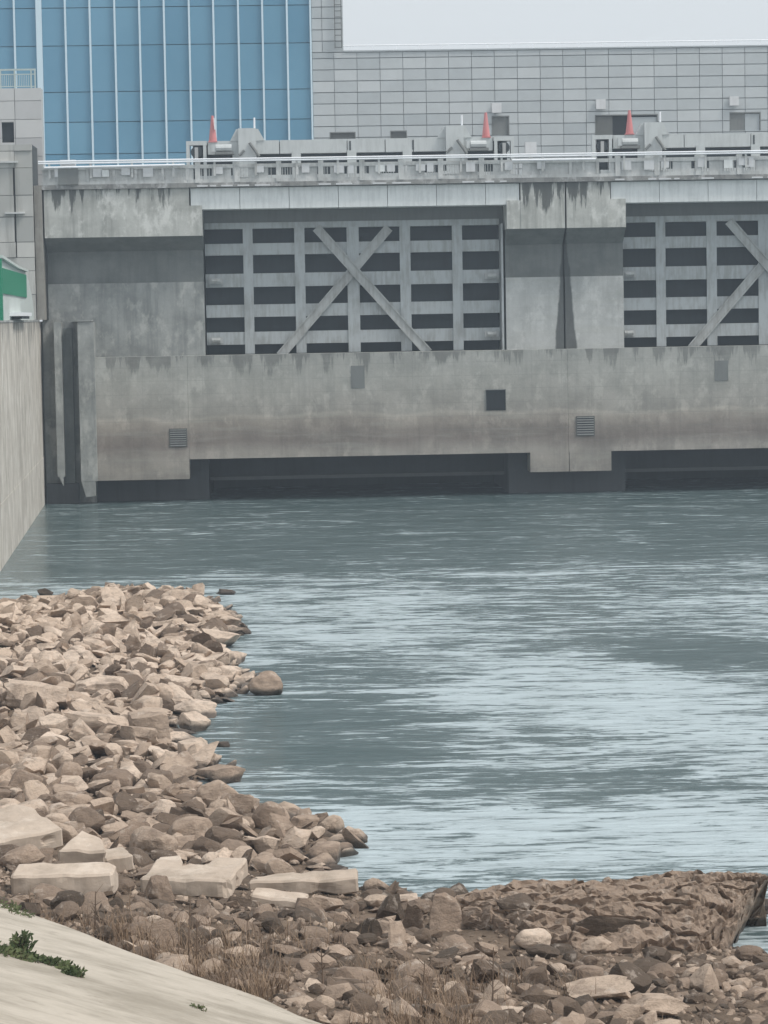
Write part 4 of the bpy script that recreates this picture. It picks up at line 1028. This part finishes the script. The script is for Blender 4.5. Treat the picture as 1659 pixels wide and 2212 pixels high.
# gravel between the rocks
GV_, GF, GT = [], [], []; base = 0
tet = np.array([(-1, -1, -.4), (1, -.8, -.5), (.1, 1, -.4), (0, 0, .8), (.8, .5, .3)], float); tf = np.array([(0, 1, 3), (1, 4, 3), (4, 2, 3), (2, 0, 3), (1, 2, 4), (0, 2, 1)])
for _ in range(15000):
    y = 24.5+rs.random()**1.6*40; x = rs.uniform(-.143*y-1, .143*y+1)
    if inland(x, y) > -.02 or sdist(x, y) < 0: continue
    s_ = rs.uniform(.015, .07); t = rs.uniform(0, 6.28); c, sn = math.cos(t), math.sin(t); v = tet*s_*np.array([1, 1, rs.uniform(.6, 1.1)])
    v = v@np.array([[c, sn, 0], [-sn, c, 0], [0, 0, 1]])+np.array([x, y, height(x, y)+.01]); GV_.append(v); GF.append(tf+base); base += 5; GT.append(np.full(5, min(1, max(0, rs.gauss(.42, .22))), np.float32))
gr = big_mesh('gravel', GV_, GF, GT, M['rocks'], False); tag(gr, 'fine brown gravel and chips on the bank between the rocks', 'gravel', kind='stuff')

# ------------------------------------------------------------------ weeds
def leafmat(name, a, b):
    s = N(name); n = s.noise(s.pos(3, 3, 3), 1, 3); c = s.mix(s.mapr(n, .3, .7), a, b); return s.end(s.bsdf(c, .8, spec=.15))
M['dry'] = leafmat('dry_weed', (.17, .115, .08), (.33, .24, .165)); M['leaf'] = leafmat('green_weed', (.045, .065, .028), (.13, .15, .07)); M['stalk'] = leafmat('dry_stalk', (.12, .085, .06), (.22, .16, .12))
def blade(mb, P, h, lean, az, wd, segs=3):
    b = len(mb.v); d = Vector((math.cos(az), math.sin(az), 0)); s = d.cross(Vector((0, 0, 1)))
    for i in range(segs+1):
        t = i/segs; q = P+Vector((0, 0, h*t))+d*(lean*t*t*h); ww_ = wd*(1-t*.85)
        mb.v.append(tuple(q-s*ww_)); mb.v.append(tuple(q+s*ww_))
    for i in range(segs): mb.f.append((b+2*i, b+2*i+1, b+2*i+3, b+2*i+2))
dw = MB()
for _ in range(3300):
    # dense patches near the slope edge, thinning toward the water
    t = rs.triangular(-1, 11, 5); q = -abs(rs.gauss(0, 2.4))-.1; P = e0+ed_*t+en*q
    if mnoise.noise(Vector((P.x*.7, P.y*.7, 1))) < -.05+.09*abs(q)-.12: continue
    if sdist(P.x, P.y) < .8: continue
    z = height(P.x, P.y); n = rs.randint(2, 5)
    for k in range(n):
        blade(dw, Vector((P.x+rs.gauss(0, .05), P.y+rs.gauss(0, .05), z)), rs.uniform(.06, .34), rs.uniform(0, 1.1), rs.uniform(0, 6.28), rs.uniform(.003, .008))
tag(dw.build('dry_grass', M['dry'], fix=False), 'thin dead brown weeds growing through the foreground rubble', 'dry grass', kind='stuff')
def stalk(px, py, hpx, label, lean=0.05, z=.9, n=5, thick=.012):
    P = G(px, py, z); P.z = max(height(P.x, P.y)-.05, .2) if inland(P.x, P.y) < 0 else slope_z(P.x, P.y); s = P.length/FL; h = hpx*s
    mb = MB(); mb.tube(P, P+Vector((lean*h, 0, h)), thick, thick*.4, 6)
    o = mb.build('dead_stalk', M['stalk'], None, tuple(P)); o.location = P; tag(o, label, 'stalk')
    tw_ = MB()
    for i in range(n):
        t = rs.uniform(.3, .98); q = P+Vector((lean*h*t, 0, h*t)); a = rs.uniform(0, 6.28); l = rs.uniform(.05, .14)
        tw_.tube(q, q+Vector((math.cos(a)*l, math.sin(a)*l, l*rs.uniform(.4, 1.2))), thick*.45, thick*.2, 4)
    if n:
        c = tw_.build('twigs', M['stalk'], o, tuple(P)); c['kind'] = 'stuff'
    return o
stalk(1078, 1945, 44, 'short dark stick poking up against the water near the left end of the ledge', .12, .5, 0, .03)
stalk(1100, 2012, 58, 'thin pale stalk standing before the left end of the long ledge', 0, .6, 3)
stalk(1063, 2150, 150, 'tall thin dead stalk right of centre in the foreground rubble', .03, .9, 9)
stalk(405, 2068, 150, 'pale dry stalk rising before the notched block near the slope edge', .06, 1.3, 8, .014)
stalk(425, 2070, 110, 'brown leafy dead stalk by the slope edge, left of the rubble', .02, 1.3, 14, .014)
stalk(700, 2150, 120, 'spindly dead weed stem in the bottom middle weeds', -.04, 1.2, 10)
stalk(910, 2180, 120, 'bare brown weed stem in the bottom weeds left of the dark blocky rock', .08, 1.0, 10)
stalk(205, 2010, 90, 'thin dry stem beside the dark chocolate-brown rock', .04, 1.3, 6)
def clump(name, pts, label, n, hmin, hmax, wl):
    P0 = G(*pts[0][:2], 2.0); c = Vector((P0.x, P0.y)); 
    mb = MB(); st = MB()
    Ps = []
    for px, py, r in pts:
        z = 2.0
        for _ in range(6): q = G(px, py, z); z = slope_z(q.x, q.y)
        Ps.append((q, r))
    org = Ps[0][0]
    for _ in range(n):
        q, r = rs.choice(Ps); a = rs.uniform(0, 6.28); rr_ = r*math.sqrt(rs.random()); x, y = q.x+math.cos(a)*rr_, q.y+math.sin(a)*rr_
        z = slope_z(x, y); h = rs.uniform(hmin, hmax)*(1-.5*rr_/r)
        az = rs.uniform(0, 6.28); tip = Vector((x+math.cos(az)*h*.5, y+math.sin(az)*h*.5, z+h)); st.tube((x, y, z), tip, .004, .002, 3)
        for k in range(7):
            t = rs.uniform(.25, 1); b = Vector((x, y, z)).lerp(tip, t); d = Vector((rs.gauss(0, 1), rs.gauss(0, 1), rs.gauss(.3, .6))).normalized(); s = d.orthogonal().normalized(); l = rs.uniform(.5, 1.2)*wl; i = len(mb.v)
            mb.v += [tuple(b), tuple(b+d*l*.5+s*l*.25), tuple(b+d*l), tuple(b+d*l*.5-s*l*.25)]; mb.f.append((i, i+1, i+2, i+3))
    o = bpy.data.objects.new(name, None); col.objects.link(o); o.location = org; tag(o, label, 'plant')
    l_ = mb.build('foliage', M['leaf'], o, tuple(org), fix=False); s_ = st.build('stems', M['stalk'], o, tuple(org), fix=False); l_['kind'] = s_['kind'] = 'stuff'
clump('green_weed', [(20, 2072, .30), (60, 2080, .22), (100, 2088, .2), (135, 2100, .16), (0, 2062, .3), (160, 2116, .09)], 'low green weed clump spreading over the pale concrete slope', 190, .03, .11, .06)
clump('green_weed', [(46, 2060, .06)], 'upright green sprig standing at the back of the weed clump', 26, .15, .24, .07)
clump('green_weed', [(422, 2180, .06), (440, 2188, .05)], 'tiny weed tuft low on the concrete slope', 12, .02, .07, .03)
clump('green_weed', [(5, 1955, .25), (40, 1975, .16), (-30, 1950, .3)], 'green grass strip along the upper left slope edge', 45, .06, .16, .05)

# ------------------------------------------------------------------ haze over the river
hz = MB().box(-150, 150, -45, 245, -2.8, 34).build('haze', bpy.data.materials.new('haze_air'))
hm_ = hz.data.materials[0]; hm_.use_nodes = True; t = hm_.node_tree; t.nodes.clear()
pv = t.nodes.new('ShaderNodeVolumePrincipled'); ho = t.nodes.new('ShaderNodeOutputMaterial'); t.links.new(pv.outputs[0], ho.inputs['Volume'])
pv.inputs['Color'].default_value = (.74, .87, 1, 1); pv.inputs['Density'].default_value = .0010; pv.inputs['Anisotropy'].default_value = .2
tag(hz, kind='stuff')
